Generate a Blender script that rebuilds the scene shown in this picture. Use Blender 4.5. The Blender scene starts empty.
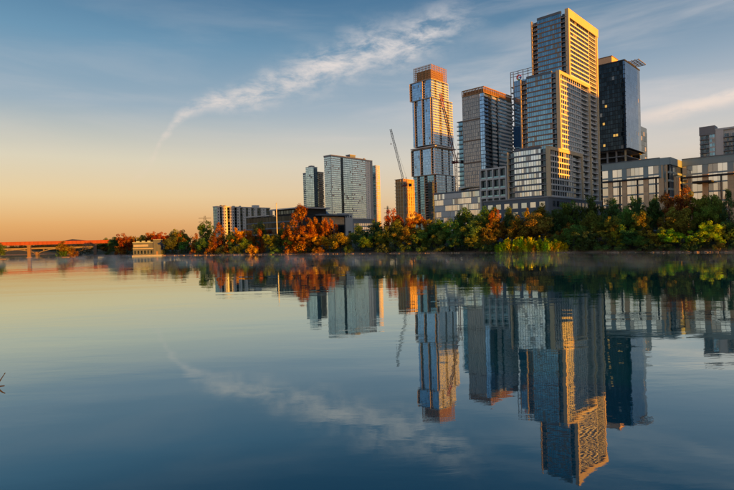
import bpy, bmesh, math, random
import numpy as np
from mathutils import Vector, Matrix
R = math.radians
rnd = random.Random(7)
scene = bpy.context.scene
COL = scene.collection

# ------------------------------------------------------------------ camera
F_PX, CXP, CYP = 535.0, 367.0, 245.0            # focal length / centre of the 734x490 photograph
CAM = Vector((0, 0, 8.0))
PITCH, ROLL = math.atan(4.9/535), 0.027
f0 = Vector((0, math.cos(PITCH), -math.sin(PITCH)))
u0_ = Vector((0, math.sin(PITCH), math.cos(PITCH)))
r0 = Vector((1, 0, 0))
CR = r0*math.cos(ROLL) - u0_*math.sin(ROLL)
CU = r0*math.sin(ROLL) + u0_*math.cos(ROLL)
cam_d = bpy.data.cameras.new('camera'); cam = bpy.data.objects.new('camera', cam_d); COL.objects.link(cam)
cam.matrix_world = Matrix(((CR.x, CU.x, -f0.x, CAM.x), (CR.y, CU.y, -f0.y, CAM.y), (CR.z, CU.z, -f0.z, CAM.z), (0, 0, 0, 1)))
cam_d.sensor_width = 36; cam_d.lens = 36*F_PX/734
cam_d.clip_start = 0.1; cam_d.clip_end = 30000
scene.camera = cam

# ------------------------------------------------------------------ light
SUN_AZ, SUN_EL = 134.0, 4.5                     # degrees clockwise from the view axis (+Y)
sd = Vector((math.sin(R(SUN_AZ))*math.cos(R(SUN_EL)), math.cos(R(SUN_AZ))*math.cos(R(SUN_EL)), math.sin(R(SUN_EL))))
sun_d = bpy.data.lights.new('sun', 'SUN'); sun = bpy.data.objects.new('sun', sun_d); COL.objects.link(sun)
sun.rotation_euler = (-sd).to_track_quat('-Z', 'Y').to_euler()
sun_d.energy = 5.0; sun_d.angle = R(0.55); sun_d.color = (1.0, 0.35, 0.0)
scene.view_settings.view_transform = 'Standard'; scene.view_settings.look = 'None'
scene.view_settings.exposure = 0.8; scene.view_settings.gamma = 1.0

def lin(r, g, b):
    f = lambda c: (c/255/12.92) if c/255 <= 0.04045 else ((c/255+0.055)/1.055)**2.4
    return (f(r), f(g), f(b), 1)

class NT:
    """tiny node-tree helper"""
    def __init__(s, tree): s.t = tree; s.n = tree.nodes; s.l = tree.links; s.n.clear()
    def new(s, kind, **kw):
        n = s.n.new(kind)
        for k, v in kw.items(): setattr(n, k, v)
        return n
    def put(s, sock, v):
        if v is None: return
        if hasattr(v, 'is_output') or isinstance(v, bpy.types.NodeSocket): s.l.new(v, sock)
        else: sock.default_value = v
    def math(s, op, a, b=None, c=None, clamp=False):
        n = s.new('ShaderNodeMath', operation=op, use_clamp=clamp)
        for i, v in enumerate((a, b, c)): s.put(n.inputs[i], v)
        return n.outputs[0]
    def vmath(s, op, a, b=None, out=0):
        n = s.new('ShaderNodeVectorMath', operation=op)
        s.put(n.inputs[0], a)
        if b is not None:
            if op == 'SCALE': s.put(n.inputs[3], b)
            else: s.put(n.inputs[1], b)
        return n.outputs[out]
    def ramp(s, fac, stops, interp='LINEAR'):
        n = s.new('ShaderNodeValToRGB'); n.color_ramp.interpolation = interp
        e = n.color_ramp.elements
        while len(e) < len(stops): e.new(0.5)
        for i, (p, c) in enumerate(stops):
            e[i].position = p; e[i].color = c if len(c) == 4 else (*c, 1)
        s.put(n.inputs[0], fac); return n.outputs[0]
    def mix(s, fac, a, b, mode='MIX'):
        n = s.new('ShaderNodeMix', data_type='RGBA', blend_type=mode, clamp_factor=True)
        s.put(n.inputs[0], fac); s.put(n.inputs[6], a); s.put(n.inputs[7], b); return n.outputs[2]
    def noise(s, vec, scale, detail=3, rough=0.55, dist=0.0, dim='3D'):
        n = s.new('ShaderNodeTexNoise', noise_dimensions=dim)
        s.put(n.inputs['Vector'], vec); n.inputs['Scale'].default_value = scale
        n.inputs['Detail'].default_value = detail; n.inputs['Roughness'].default_value = rough
        n.inputs['Distortion'].default_value = dist
        return n.outputs[0]
    def maprange(s, v, a, b, c=0.0, d=1.0, smooth=True):
        n = s.new('ShaderNodeMapRange', interpolation_type='SMOOTHSTEP' if smooth else 'LINEAR')
        s.put(n.inputs[0], v)
        for i, x in enumerate((a, b, c, d)): n.inputs[1+i].default_value = x
        return n.outputs[0]

# sky: physical sky tinted towards the hazy autumn-morning gradient, thin cirrus on top
world = bpy.data.worlds.new('World'); scene.world = world; world.use_nodes = True
W = NT(world.node_tree)
tc = W.new('ShaderNodeTexCoord'); dirv = tc.outputs['Generated']
sep = W.new('ShaderNodeSeparateXYZ'); W.l.new(dirv, sep.inputs[0])
X, Y, Z = sep.outputs
el = W.math('ARCSINE', Z)                       # elevation in radians
eln = W.math('DIVIDE', W.math('ABSOLUTE', el), R(60), clamp=True)
def stops(tab): return [(d/60, lin(*c)) for d, c in tab]
warm = W.ramp(eln, stops([(0, (202, 138, 82)), (2.2, (211, 155, 102)), (5, (215, 181, 140)), (8.5, (202, 187, 166)), (13.6, (130, 147, 166)),
                          (19.6, (80, 124, 156)), (24, (36, 92, 132)), (28, (24, 82, 126)), (38, (20, 76, 120)), (60, (14, 64, 108))]))
cool = W.ramp(eln, stops([(0, (208, 160, 122)), (4, (206, 180, 156)), (8, (200, 190, 184)), (12, (176, 179, 187)), (16, (134, 152, 172)),
                          (21, (72, 113, 146)), (26, (34, 86, 128)), (38, (20, 76, 120)), (60, (14, 64, 108))]))
azl = W.maprange(W.math('ABSOLUTE', W.math('ADD', W.math('ARCTAN2', X, Y), 0.65)), 0.05, 1.2)
grad = W.mix(azl, warm, cool)
sky = W.new('ShaderNodeTexSky', sky_type='NISHITA'); sky.sun_disc = False
sky.sun_elevation = R(SUN_EL); sky.sun_rotation = R(SUN_AZ); sky.air_density = 1.2; sky.dust_density = 1.5; sky.ozone_density = 1.5
nis = W.vmath('SCALE', sky.outputs[0], 0.10)
base = W.vmath('ADD', W.vmath('SCALE', nis, 0.6), grad)
# cirrus: one long feathered streak plus faint veils
az = W.math('ARCTAN2', X, Y)
cmb = W.new('ShaderNodeCombineXYZ'); W.l.new(az, cmb.inputs[0]); W.l.new(el, cmb.inputs[1])
fc = W.new('ShaderNodeFloatCurve'); cv = fc.mapping.curves[0]
pts = [(0.0, .02), (1.0, .43), (.10, .06), (.182, .139), (.204, .191), (.24, .235), (.312, .260), (.403, .295), (.481, .328), (.559, .346), (.621, .366), (.80, .41)]
for i, p in enumerate(pts):
    if i < 2: cv.points[0 if i == 0 else 1].location = p
    else: cv.points.new(*p)
fc.mapping.update()
a01 = W.maprange(az, -0.6, 0.6, smooth=False); W.l.new(a01, fc.inputs[1])
wob = W.noise(cmb.outputs[0], 9.0, 4, 0.6)
ec = W.math('ADD', fc.outputs[0], W.math('MULTIPLY', W.math('SUBTRACT', wob, 0.5), 0.05))
dev = W.math('SUBTRACT', el, ec)
wid = W.maprange(a01, .16, .50, 0.009, 0.036)
gs = W.math('POWER', 2.718, W.math('MULTIPLY', W.math('POWER', W.math('DIVIDE', W.math('ABSOLUTE', dev), wid), 2), -1.0))
mapn = W.new('ShaderNodeMapping'); W.l.new(cmb.outputs[0], mapn.inputs[0]); mapn.inputs['Rotation'].default_value = (0, 0, R(-24)); mapn.inputs['Scale'].default_value = (1.0, 2.6, 1)
tex = W.maprange(W.noise(mapn.outputs[0], 14.0, 8, 0.64, 0.25), 0.30, 0.68)
fade = W.math('MULTIPLY', W.maprange(az, -0.46, -0.26), W.maprange(az, 0.26, 0.10))
streak = W.math('MULTIPLY', W.math('MULTIPLY', gs, tex), W.math('MULTIPLY', fade, 0.95))
map2 = W.new('ShaderNodeMapping'); W.l.new(cmb.outputs[0], map2.inputs[0]); map2.inputs['Rotation'].default_value = (0, 0, R(-14)); map2.inputs['Scale'].default_value = (1.0, 6.5, 1)
veil = W.maprange(W.noise(map2.outputs[0], 2.3, 6, 0.55, 0.5), 0.40, 0.72)
veil = W.math('MULTIPLY', veil, W.math('MULTIPLY', W.math('MULTIPLY', W.maprange(el, 0.06, 0.2), W.maprange(el, 0.48, 0.26, 0.45, 1.0)), W.maprange(az, -0.3, 0.6, 0.14, 0.50)))
ec2 = W.math('ADD', W.math('MULTIPLY', W.math('SUBTRACT', az, 0.5), 0.12), W.math('ADD', 0.190, W.math('MULTIPLY', W.math('SUBTRACT', wob, 0.5), 0.02)))
d2 = W.math('DIVIDE', W.math('ABSOLUTE', W.math('SUBTRACT', el, ec2)), 0.013)
streak2 = W.math('MULTIPLY', W.math('POWER', 2.718, W.math('MULTIPLY', W.math('POWER', d2, 2), -1.0)), W.math('MULTIPLY', W.maprange(tex, 0.0, 0.8, 0.55, 1.0), W.math('MULTIPLY', W.maprange(az, 0.36, 0.56), W.maprange(az, 1.0, 0.7))))
cl = W.math('MAXIMUM', W.math('MAXIMUM', streak, streak2), veil)
ccol = W.ramp(eln, [(0, lin(240, 200, 160)), (0.2, lin(236, 222, 212)), (0.5, lin(222, 222, 226)), (1, lin(180, 192, 205))])
skyc = W.mix(cl, base, ccol)
bg = W.new('ShaderNodeBackground'); W.l.new(skyc, bg.inputs[0]); bg.inputs[1].default_value = 0.56
wo = W.new('ShaderNodeOutputWorld'); W.l.new(bg.outputs[0], wo.inputs[0])
scene.cycles.max_bounces = 6; scene.cycles.glossy_bounces = 3; scene.cycles.diffuse_bounces = 3
scene.cycles.transparent_max_bounces = 8; scene.cycles.volume_bounces = 1
scene.cycles.use_denoising = True
scene.cycles.sample_clamp_indirect = 6.0

# ------------------------------------------------------------------ helpers
def ray(px, py):
    return f0 + CR*((px-CXP)/F_PX) + CU*((CYP-py)/F_PX)
def at(px, py, D):
    d = ray(px, py); return CAM + d*(D/d.y)
def on_water(px, py):
    d = ray(px, py); return CAM + d*(-CAM.z/d.z)

class MB:
    def __init__(s): s.v = []; s.f = []
    def box(s, x0, x1, y0, y1, z0, z1):
        if x0 > x1: x0, x1 = x1, x0
        if y0 > y1: y0, y1 = y1, y0
        b = len(s.v)
        s.v += [(x0, y0, z0), (x1, y0, z0), (x1, y1, z0), (x0, y1, z0), (x0, y0, z1), (x1, y0, z1), (x1, y1, z1), (x0, y1, z1)]
        s.f += [(b, b+3, b+2, b+1), (b+4, b+5, b+6, b+7), (b, b+1, b+5, b+4), (b+1, b+2, b+6, b+5), (b+2, b+3, b+7, b+6), (b+3, b, b+4, b+7)]
        return s
    def fbox(s, face, u0, u1, z0, z1, d0, d1):
        k, o = face
        if k == 'R': return s.box(u0, u1, o-d1, o-d0, z0, z1)
        return s.box(o-d1, o-d0, u0, u1, z0, z1)
    def prism(s, poly, z0, z1):
        n = len(poly); b = len(s.v)
        s.v += [(x, y, z0) for x, y in poly] + [(x, y, z1) for x, y in poly]
        s.f += [tuple(b+n+i for i in range(n)), tuple(b+n-1-i for i in range(n))]
        s.f += [(b+i, b+(i+1) % n, b+n+(i+1) % n, b+n+i) for i in range(n)]
        return s
    def tube(s, p0, p1, r0, r1, n=7):
        p0, p1 = Vector(p0), Vector(p1); d = (p1-p0).normalized()
        a = d.orthogonal().normalized(); c = d.cross(a); b = len(s.v)
        for p, r in ((p0, r0), (p1, r1)):
            for i in range(n):
                t = 2*math.pi*i/n; q = p + (a*math.cos(t) + c*math.sin(t))*r; s.v.append(tuple(q))
        s.f += [(b+i, b+(i+1) % n, b+n+(i+1) % n, b+n+i) for i in range(n)]
        s.f += [tuple(b+n-1-i for i in range(n)), tuple(b+n+i for i in range(n))]
        return s
    def quad(s, *p):
        b = len(s.v); s.v += [tuple(q) for q in p]; s.f.append(tuple(range(b, b+len(p)))); return s
    def mesh(s, name, mat):
        m = bpy.data.meshes.new(name); m.from_pydata(s.v, [], s.f); m.update()
        if mat: m.materials.append(mat)
        return m
    def build(s, name, mat, parent=None, loc=(0, 0, 0)):
        return put(name, s.mesh(name, mat), parent, loc)

def put(name, mesh, parent=None, loc=(0, 0, 0), rz=0.0):
    o = bpy.data.objects.new(name, mesh); COL.objects.link(o); o.location = loc
    if rz: o.rotation_euler = (0, 0, rz)
    o.parent = parent
    return o
def tag(o, label, cat, group=None):
    o['label'] = label; o['category'] = cat
    if group: o['group'] = group
    return o
def thing(name, label, cat, loc, rz=0.0, group=None):
    o = bpy.data.objects.new(name, None); COL.objects.link(o); o.location = loc; o.rotation_euler = (0, 0, rz); o.empty_display_size = 1
    return tag(o, label, cat, group)
def struct(o, kind='structure'): o['kind'] = kind; return o

# ------------------------------------------------------------------ materials
def newmat(name):
    m = bpy.data.materials.new(name); m.use_nodes = True; t = NT(m.node_tree)
    out = t.new('ShaderNodeOutputMaterial'); p = t.new('ShaderNodeBsdfPrincipled'); t.l.new(p.outputs[0], out.inputs[0])
    return m, t, p, out
def glass(name, tint, dark, metallic=0.75, rough=0.06, tilt=0.035, blind=0.12, blindc=(0.32, 0.31, 0.28)):
    m, t, p, out = newmat(name)
    g = t.new('ShaderNodeNewGeometry'); oi = t.new('ShaderNodeObjectInfo')
    s = t.math('ADD', t.math('MULTIPLY', g.outputs['Random Per Island'], 91.7), t.math('MULTIPLY', oi.outputs['Random'], 37.3))
    wn = t.new('ShaderNodeTexWhiteNoise', noise_dimensions='1D'); t.l.new(s, wn.inputs['W'])
    r = wn.outputs['Value']
    c = t.ramp(r, [(0, (*dark, 1)), (0.55, (*[(a+b)/2 for a, b in zip(dark, tint)], 1)), (1, (*tint, 1))])
    isb = t.math('GREATER_THAN', t.math('FRACT', t.math('MULTIPLY', r, 17.3)), 1-blind)
    c = t.mix(isb, c, (*blindc, 1))
    t.l.new(c, p.inputs['Base Color'])
    t.l.new(t.math('MULTIPLY', t.math('SUBTRACT', 1.0, t.math('MULTIPLY', isb, 0.7)), metallic), p.inputs['Metallic'])
    p.inputs['Roughness'].default_value = rough
    off = t.vmath('SCALE', t.vmath('SUBTRACT', wn.outputs['Color'], (0.5, 0.5, 0.5)), tilt)
    n1 = t.vmath('NORMALIZE', t.vmath('ADD', g.outputs['Normal'], off))
    t.l.new(n1, p.inputs['Normal'])
    return m
def solid(name, c, rough=0.8, var=0.16, scale=0.35, metallic=0.0, streak=True):
    m, t, p, out = newmat(name)
    g = t.new('ShaderNodeNewGeometry'); oi = t.new('ShaderNodeObjectInfo')
    mp = t.new('ShaderNodeMapping'); t.l.new(g.outputs['Position'], mp.inputs[0]); mp.inputs['Scale'].default_value = (1, 1, 0.25 if streak else 1)
    n = t.noise(mp.outputs[0], scale, 5, 0.6)
    f = t.math('ADD', t.math('MULTIPLY', t.math('SUBTRACT', n, 0.5), 2*var), t.math('MULTIPLY', t.math('SUBTRACT', oi.outputs['Random'], 0.5), var*0.8))
    k = t.math('ADD', f, 1.0)
    col = t.vmath('SCALE', (*c,), k)
    t.l.new(col, p.inputs['Base Color']); p.inputs['Roughness'].default_value = rough; p.inputs['Metallic'].default_value = metallic
    return m
M = {}
M['g_teal'] = glass('glass_teal', (0.25, 0.47, 0.60), (0.15, 0.31, 0.42), tilt=0.02, blind=0.06)
M['g_blue'] = glass('glass_blue', (0.40, 0.63, 0.88), (0.26, 0.44, 0.66), blind=0.04, tilt=0.014)
M['g_aqua'] = glass('glass_aqua', (0.62, 0.80, 0.84), (0.44, 0.60, 0.65), tilt=0.010, blind=0.05)
M['g_bronze'] = glass('glass_bronze', (0.46, 0.42, 0.38), (0.30, 0.28, 0.27), tilt=0.010, blind=0.03)
M['g_deep'] = glass('glass_deep_blue', (0.17, 0.27, 0.40), (0.11, 0.19, 0.30), tilt=0.010, blind=0.02)
M['g_dark'] = glass('glass_dark', (0.10, 0.15, 0.19), (0.025, 0.05, 0.07), blind=0.05, tilt=0.02)
M['g_navy'] = glass('glass_navy', (0.03, 0.05, 0.065), (0.008, 0.016, 0.022), blind=0.02, tilt=0.02)
M['g_pale'] = glass('glass_pale', (0.86, 0.92, 0.92), (0.52, 0.62, 0.64), metallic=0.85, blind=0.15, blindc=(0.5, 0.49, 0.45))
M['g_sky'] = glass('glass_sky', (0.30, 0.46, 0.62), (0.16, 0.28, 0.42), tilt=0.015, blind=0.03)
M['g_office'] = glass('glass_office', (0.92, 0.90, 0.84), (0.62, 0.64, 0.61), metallic=0.9, blind=0.15, blindc=(0.60, 0.55, 0.46), tilt=0.012)
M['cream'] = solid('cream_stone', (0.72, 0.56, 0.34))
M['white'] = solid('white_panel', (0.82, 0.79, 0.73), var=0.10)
M['pale'] = solid('pale_concrete', (0.64, 0.62, 0.58))
M['shadedpale'] = solid('shaded_stained_render', (0.10, 0.125, 0.16), var=0.35, scale=0.8)  # mottled stain on pale concrete, base darkened and blued to imitate tree shade
M['grey'] = solid('grey_concrete', (0.36, 0.365, 0.37))
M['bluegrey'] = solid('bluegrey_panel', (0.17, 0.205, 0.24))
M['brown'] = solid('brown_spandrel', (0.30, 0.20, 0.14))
M['tan'] = solid('tan_limestone', (0.84, 0.56, 0.32), var=0.3)
M['dark'] = solid('dark_panel', (0.035, 0.04, 0.045))
M['core'] = solid('dark_wall', (0.05, 0.055, 0.06))  # plain dark wall colour, mostly for cores behind the glazing
M['teal'] = solid('teal_panel', (0.32, 0.40, 0.40), rough=0.5)
M['copper'] = solid('copper_screen', (0.42, 0.25, 0.12), rough=0.5, metallic=0.2)
M['rust'] = solid('rust_steel', (0.26, 0.055, 0.022), var=0.35)
M['pier'] = solid('stained_pier', (0.20, 0.13, 0.085), var=0.3)
M['agedconc'] = solid('aged_concrete', (0.20, 0.17, 0.14), var=0.3)
M['shorestone'] = solid('shore_stone', (0.42, 0.29, 0.19), var=0.45, scale=1.2, streak=False)
M['steel'] = solid('galvanised_steel', (0.30, 0.31, 0.32), rough=0.5, metallic=0.4)
M['redsteel'] = solid('red_steel', (0.30, 0.035, 0.035), rough=0.5)
M['roofmetal'] = solid('roof_metal', (0.24, 0.30, 0.36), rough=0.4, metallic=0.5)
M['bluepanel'] = solid('blue_panel', (0.03, 0.12, 0.26), rough=0.4)
M['scaffold'] = solid('raw_formwork', (0.55, 0.34, 0.14), var=0.3)
M['trunk'] = solid('bark', (0.032, 0.027, 0.024), rough=0.95, scale=3)
m, t, p, out = newmat('lit_window')
p.inputs['Base Color'].default_value = (0.2, 0.15, 0.05, 1); p.inputs['Emission Color'].default_value = (1.0, 0.55, 0.12, 1); p.inputs['Emission Strength'].default_value = 0.4
M['lit'] = m
for k, c in (('lr', (0.75, 0.05, 0.04)), ('ly', (0.85, 0.55, 0.02)), ('lg', (0.05, 0.40, 0.10)), ('lb', (0.06, 0.18, 0.65))):
    M[k] = solid('sign_'+k, c, rough=0.5, var=0.03)

# foliage: colour comes from the object's own colour, each leaf varies
m, t, p, out = newmat('foliage')
g = t.new('ShaderNodeNewGeometry'); oi = t.new('ShaderNodeObjectInfo')
wn = t.new('ShaderNodeTexWhiteNoise', noise_dimensions='1D'); t.l.new(t.math('MULTIPLY', g.outputs['Random Per Island'], 77.7), wn.inputs['W'])
tco = t.new('ShaderNodeTexCoord')
patch = t.noise(tco.outputs['Object'], 0.32, 2, 0.5)
bright = t.math('MULTIPLY', t.math('ADD', t.math('MULTIPLY', wn.outputs['Value'], 1.0), 0.5), t.maprange(patch, 0.35, 0.65, 0.65, 1.25))
hs = t.new('ShaderNodeHueSaturation'); t.l.new(oi.outputs['Color'], hs.inputs['Color'])
t.l.new(bright, hs.inputs['Value'])
hue = t.math('ADD', t.math('MULTIPLY', t.math('SUBTRACT', patch, 0.5), 0.16), t.math('ADD', 0.5, t.math('MULTIPLY', t.math('SUBTRACT', wn.outputs['Value'], 0.5), 0.035)))
t.l.new(hue, hs.inputs['Hue'])
df = t.new('ShaderNodeBsdfDiffuse'); tr = t.new('ShaderNodeBsdfTranslucent'); mx = t.new('ShaderNodeMixShader'); mx.inputs[0].default_value = 0.38
t.l.new(hs.outputs[0], df.inputs[0]); t.l.new(hs.outputs[0], tr.inputs[0]); t.l.new(df.outputs[0], mx.inputs[1]); t.l.new(tr.outputs[0], mx.inputs[2])
t.l.new(mx.outputs[0], out.inputs[0]); t.n.remove(p)
M['leaf'] = m

# water
m, t, p, out = newmat('lake_water')
g = t.new('ShaderNodeNewGeometry'); P = g.outputs['Position']
t.n.remove(p)
mpa = t.new('ShaderNodeMapping'); t.l.new(P, mpa.inputs[0]); mpa.inputs['Rotation'].default_value = (0, 0, R(12)); mpa.inputs['Scale'].default_value = (0.35, 1.0, 1)
h1 = t.noise(mpa.outputs[0], 0.5, 5, 0.5, 0.3)
h2 = t.noise(mpa.outputs[0], 0.07, 2, 0.5, 0.6)
calm = t.maprange(t.noise(P, 0.018, 3, 0.55), 0.36, 0.68, 0.12, 1.6)
hh = t.math('ADD', t.math('MULTIPLY', t.math('MULTIPLY', h1, calm), 0.016), t.math('MULTIPLY', h2, 0.055))
bp = t.new('ShaderNodeBump'); bp.inputs['Strength'].default_value = 1.0; bp.inputs['Distance'].default_value = 1.0
t.l.new(hh, bp.inputs['Height'])
fr_ = t.new('ShaderNodeFresnel'); fr_.inputs['IOR'].default_value = 1.33; t.l.new(bp.outputs[0], fr_.inputs['Normal'])
fac = t.ramp(fr_.outputs[0], [(0.02, (.02,)*3), (.085, (.19,)*3), (.135, (.31,)*3), (.32, (.56,)*3), (.56, (.82,)*3), (1, (.96,)*3)])
body = t.new('ShaderNodeBsdfDiffuse'); body.inputs['Color'].default_value = (0.0, 0.09, 0.115, 1)
gl = t.new('ShaderNodeBsdfGlossy'); gl.inputs['Color'].default_value = (.79, .95, .98, 1); gl.inputs['Roughness'].default_value = 0.015; t.l.new(bp.outputs[0], gl.inputs['Normal'])
mx = t.new('ShaderNodeMixShader'); t.l.new(fac, mx.inputs[0]); t.l.new(body.outputs[0], mx.inputs[1]); t.l.new(gl.outputs[0], mx.inputs[2]); t.l.new(mx.outputs[0], out.inputs[0])
M['water'] = m

# ground: damp tan margin by the water, grass and soil above
m, t, p, out = newmat('bank_ground')
g = t.new('ShaderNodeNewGeometry'); sx = t.new('ShaderNodeSeparateXYZ'); t.l.new(g.outputs['Position'], sx.inputs[0])
n = t.noise(g.outputs['Position'], 0.25, 6, 0.6); n2 = t.noise(g.outputs['Position'], 2.2, 4, 0.6)
soil = t.mix(n2, (0.14, 0.085, 0.045, 1), (0.36, 0.24, 0.14, 1)); grass = t.mix(n, (0.03, 0.045, 0.014, 1), (0.085, 0.08, 0.03, 1))
fz = t.maprange(t.math('ADD', sx.outputs[2], t.math('MULTIPLY', t.math('SUBTRACT', n, 0.5), 1.2)), 0.6, 1.3)
t.l.new(t.mix(fz, soil, grass), p.inputs['Base Color']); p.inputs['Roughness'].default_value = 0.95
bp = t.new('ShaderNodeBump'); bp.inputs['Distance'].default_value = 0.3; t.l.new(n2, bp.inputs['Height']); t.l.new(bp.outputs[0], p.inputs['Normal'])
M['ground'] = m

# ------------------------------------------------------------------ setting: ground, water, hills
NORTH = [(900, -260), (430, -120), (330, 0), (235, 95), (132, 193), (122, 203), (83, 245), (38, 284), (-10, 320), (-66, 358), (-123, 395), (-190, 447),
         (-255, 502), (-325, 600), (-450, 760), (-640, 850), (-1000, 900), (-2500, 1000), (-9000, 1600)]
north_poly = NORTH + [(-9000, 9500), (9000, 9500), (9000, -260)]
SOUTH = [(-9000, 500), (-1500, 360), (-700, 250), (-300, 120), (-90, 40), (-30, 16), (-12, 12), (0, 11), (12, 10), (60, -8), (200, -80), (900, -420)]
south_poly = SOUTH + [(9000, -420), (9000, -3000), (-9000, -3000)]
def inside(px, py, poly):
    c = np.zeros(px.shape, bool); n = len(poly)
    for i in range(n):
        x0, y0 = poly[i]; x1, y1 = poly[(i+1) % n]
        if y0 == y1: continue
        k = ((y0 > py) != (y1 > py)) & (px < (x1-x0)*(py-y0)/(y1-y0)+x0)
        c ^= k
    return c
def dist_line(px, py, pts):
    d = np.full(px.shape, 1e9)
    for (x0, y0), (x1, y1) in zip(pts, pts[1:]):
        L2 = (x1-x0)**2+(y1-y0)**2
        t = np.clip(((px-x0)*(x1-x0)+(py-y0)*(y1-y0))/L2, 0, 1)
        d = np.minimum(d, np.hypot(px-(x0+t*(x1-x0)), py-(y0+t*(y1-y0))))
    return d
def ground_h(px, py):
    px = np.asarray(px, float); py = np.asarray(py, float)
    dn, ds = dist_line(px, py, NORTH), dist_line(px, py, SOUTH)
    inn, ins = inside(px, py, north_poly), inside(px, py, south_poly)
    prof = lambda d: np.interp(d, [0, 2, 7, 25, 60, 300], [0.15, 0.55, 0.9, 3.2, 5.5, 7.0])
    profs = lambda d: np.interp(d, [0, 3, 10.5, 60], [0.1, 1.5, 6.2, 7.0])
    z = np.where(inn, prof(dn), np.where(ins, profs(ds), -np.minimum(3.0, 0.05+0.25*np.minimum(dn, ds))))
    rough = 0.25*np.sin(px*0.31+1.3*np.sin(py*0.23))*np.cos(py*0.27)
    return z + np.where(inn | ins, rough*np.clip(np.minimum(dn, ds)/20, 0.1, 1), 0)
def gz(x, y): return float(ground_h(np.array([x]), np.array([y]))[0])
xs = np.concatenate([[-9000, -6000, -4000, -2500, -1700, -1200, -900, -750], np.arange(-640, 460, 6), [480, 540, 650, 900, 1500, 3000, 6000, 9000]])
ys = np.concatenate([[-3000, -1200, -500, -250, -150, -100], np.arange(-80, 900, 6), [950, 1050, 1300, 1800, 3000, 5000, 9500]])
gx, gy = np.meshgrid(xs, ys); ghz = ground_h(gx, gy)
ny, nx = gx.shape
me = bpy.data.meshes.new('ground')
me.from_pydata(np.stack([gx.ravel(), gy.ravel(), ghz.ravel()], 1).tolist(), [], [(j*nx+i, j*nx+i+1, (j+1)*nx+i+1, (j+1)*nx+i) for j in range(ny-1) for i in range(nx-1)])
me.materials.append(M['ground']); me.update(); struct(put('ground', me))
mb = MB(); mb.quad((-9000, -3000, 0), (9000, -3000, 0), (9000, 9500, 0), (-9000, 9500, 0)); struct(mb.build('lake_water', M['water']))

# far wooded hills on the left horizon
M['hill'] = solid('hill_woods', (0.045, 0.05, 0.035), var=0.4, scale=0.02, streak=False)
mb = MB(); N = 60; rows = []
for k, (dy, hf) in enumerate(((0, 0), (150, .55), (420, 1), (1500, 0.2))):
    row = []
    for i in range(N+1):
        x = -3600 + i*5600/N
        h = 18 + 30*math.exp(-((x+1800)/190)**2) + 9*math.sin(i*1.1) + 5*math.sin(i*2.7)
        row.append((x, 2900+dy, 3 + hf*h))
    rows.append(row)
mb.v = [p_ for r_ in rows for p_ in r_]
mb.f = [(a*(N+1)+i, a*(N+1)+i+1, (a+1)*(N+1)+i+1, (a+1)*(N+1)+i) for a in range(3) for i in range(N)]
struct(mb.build('hills', M['hill']))

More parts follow.
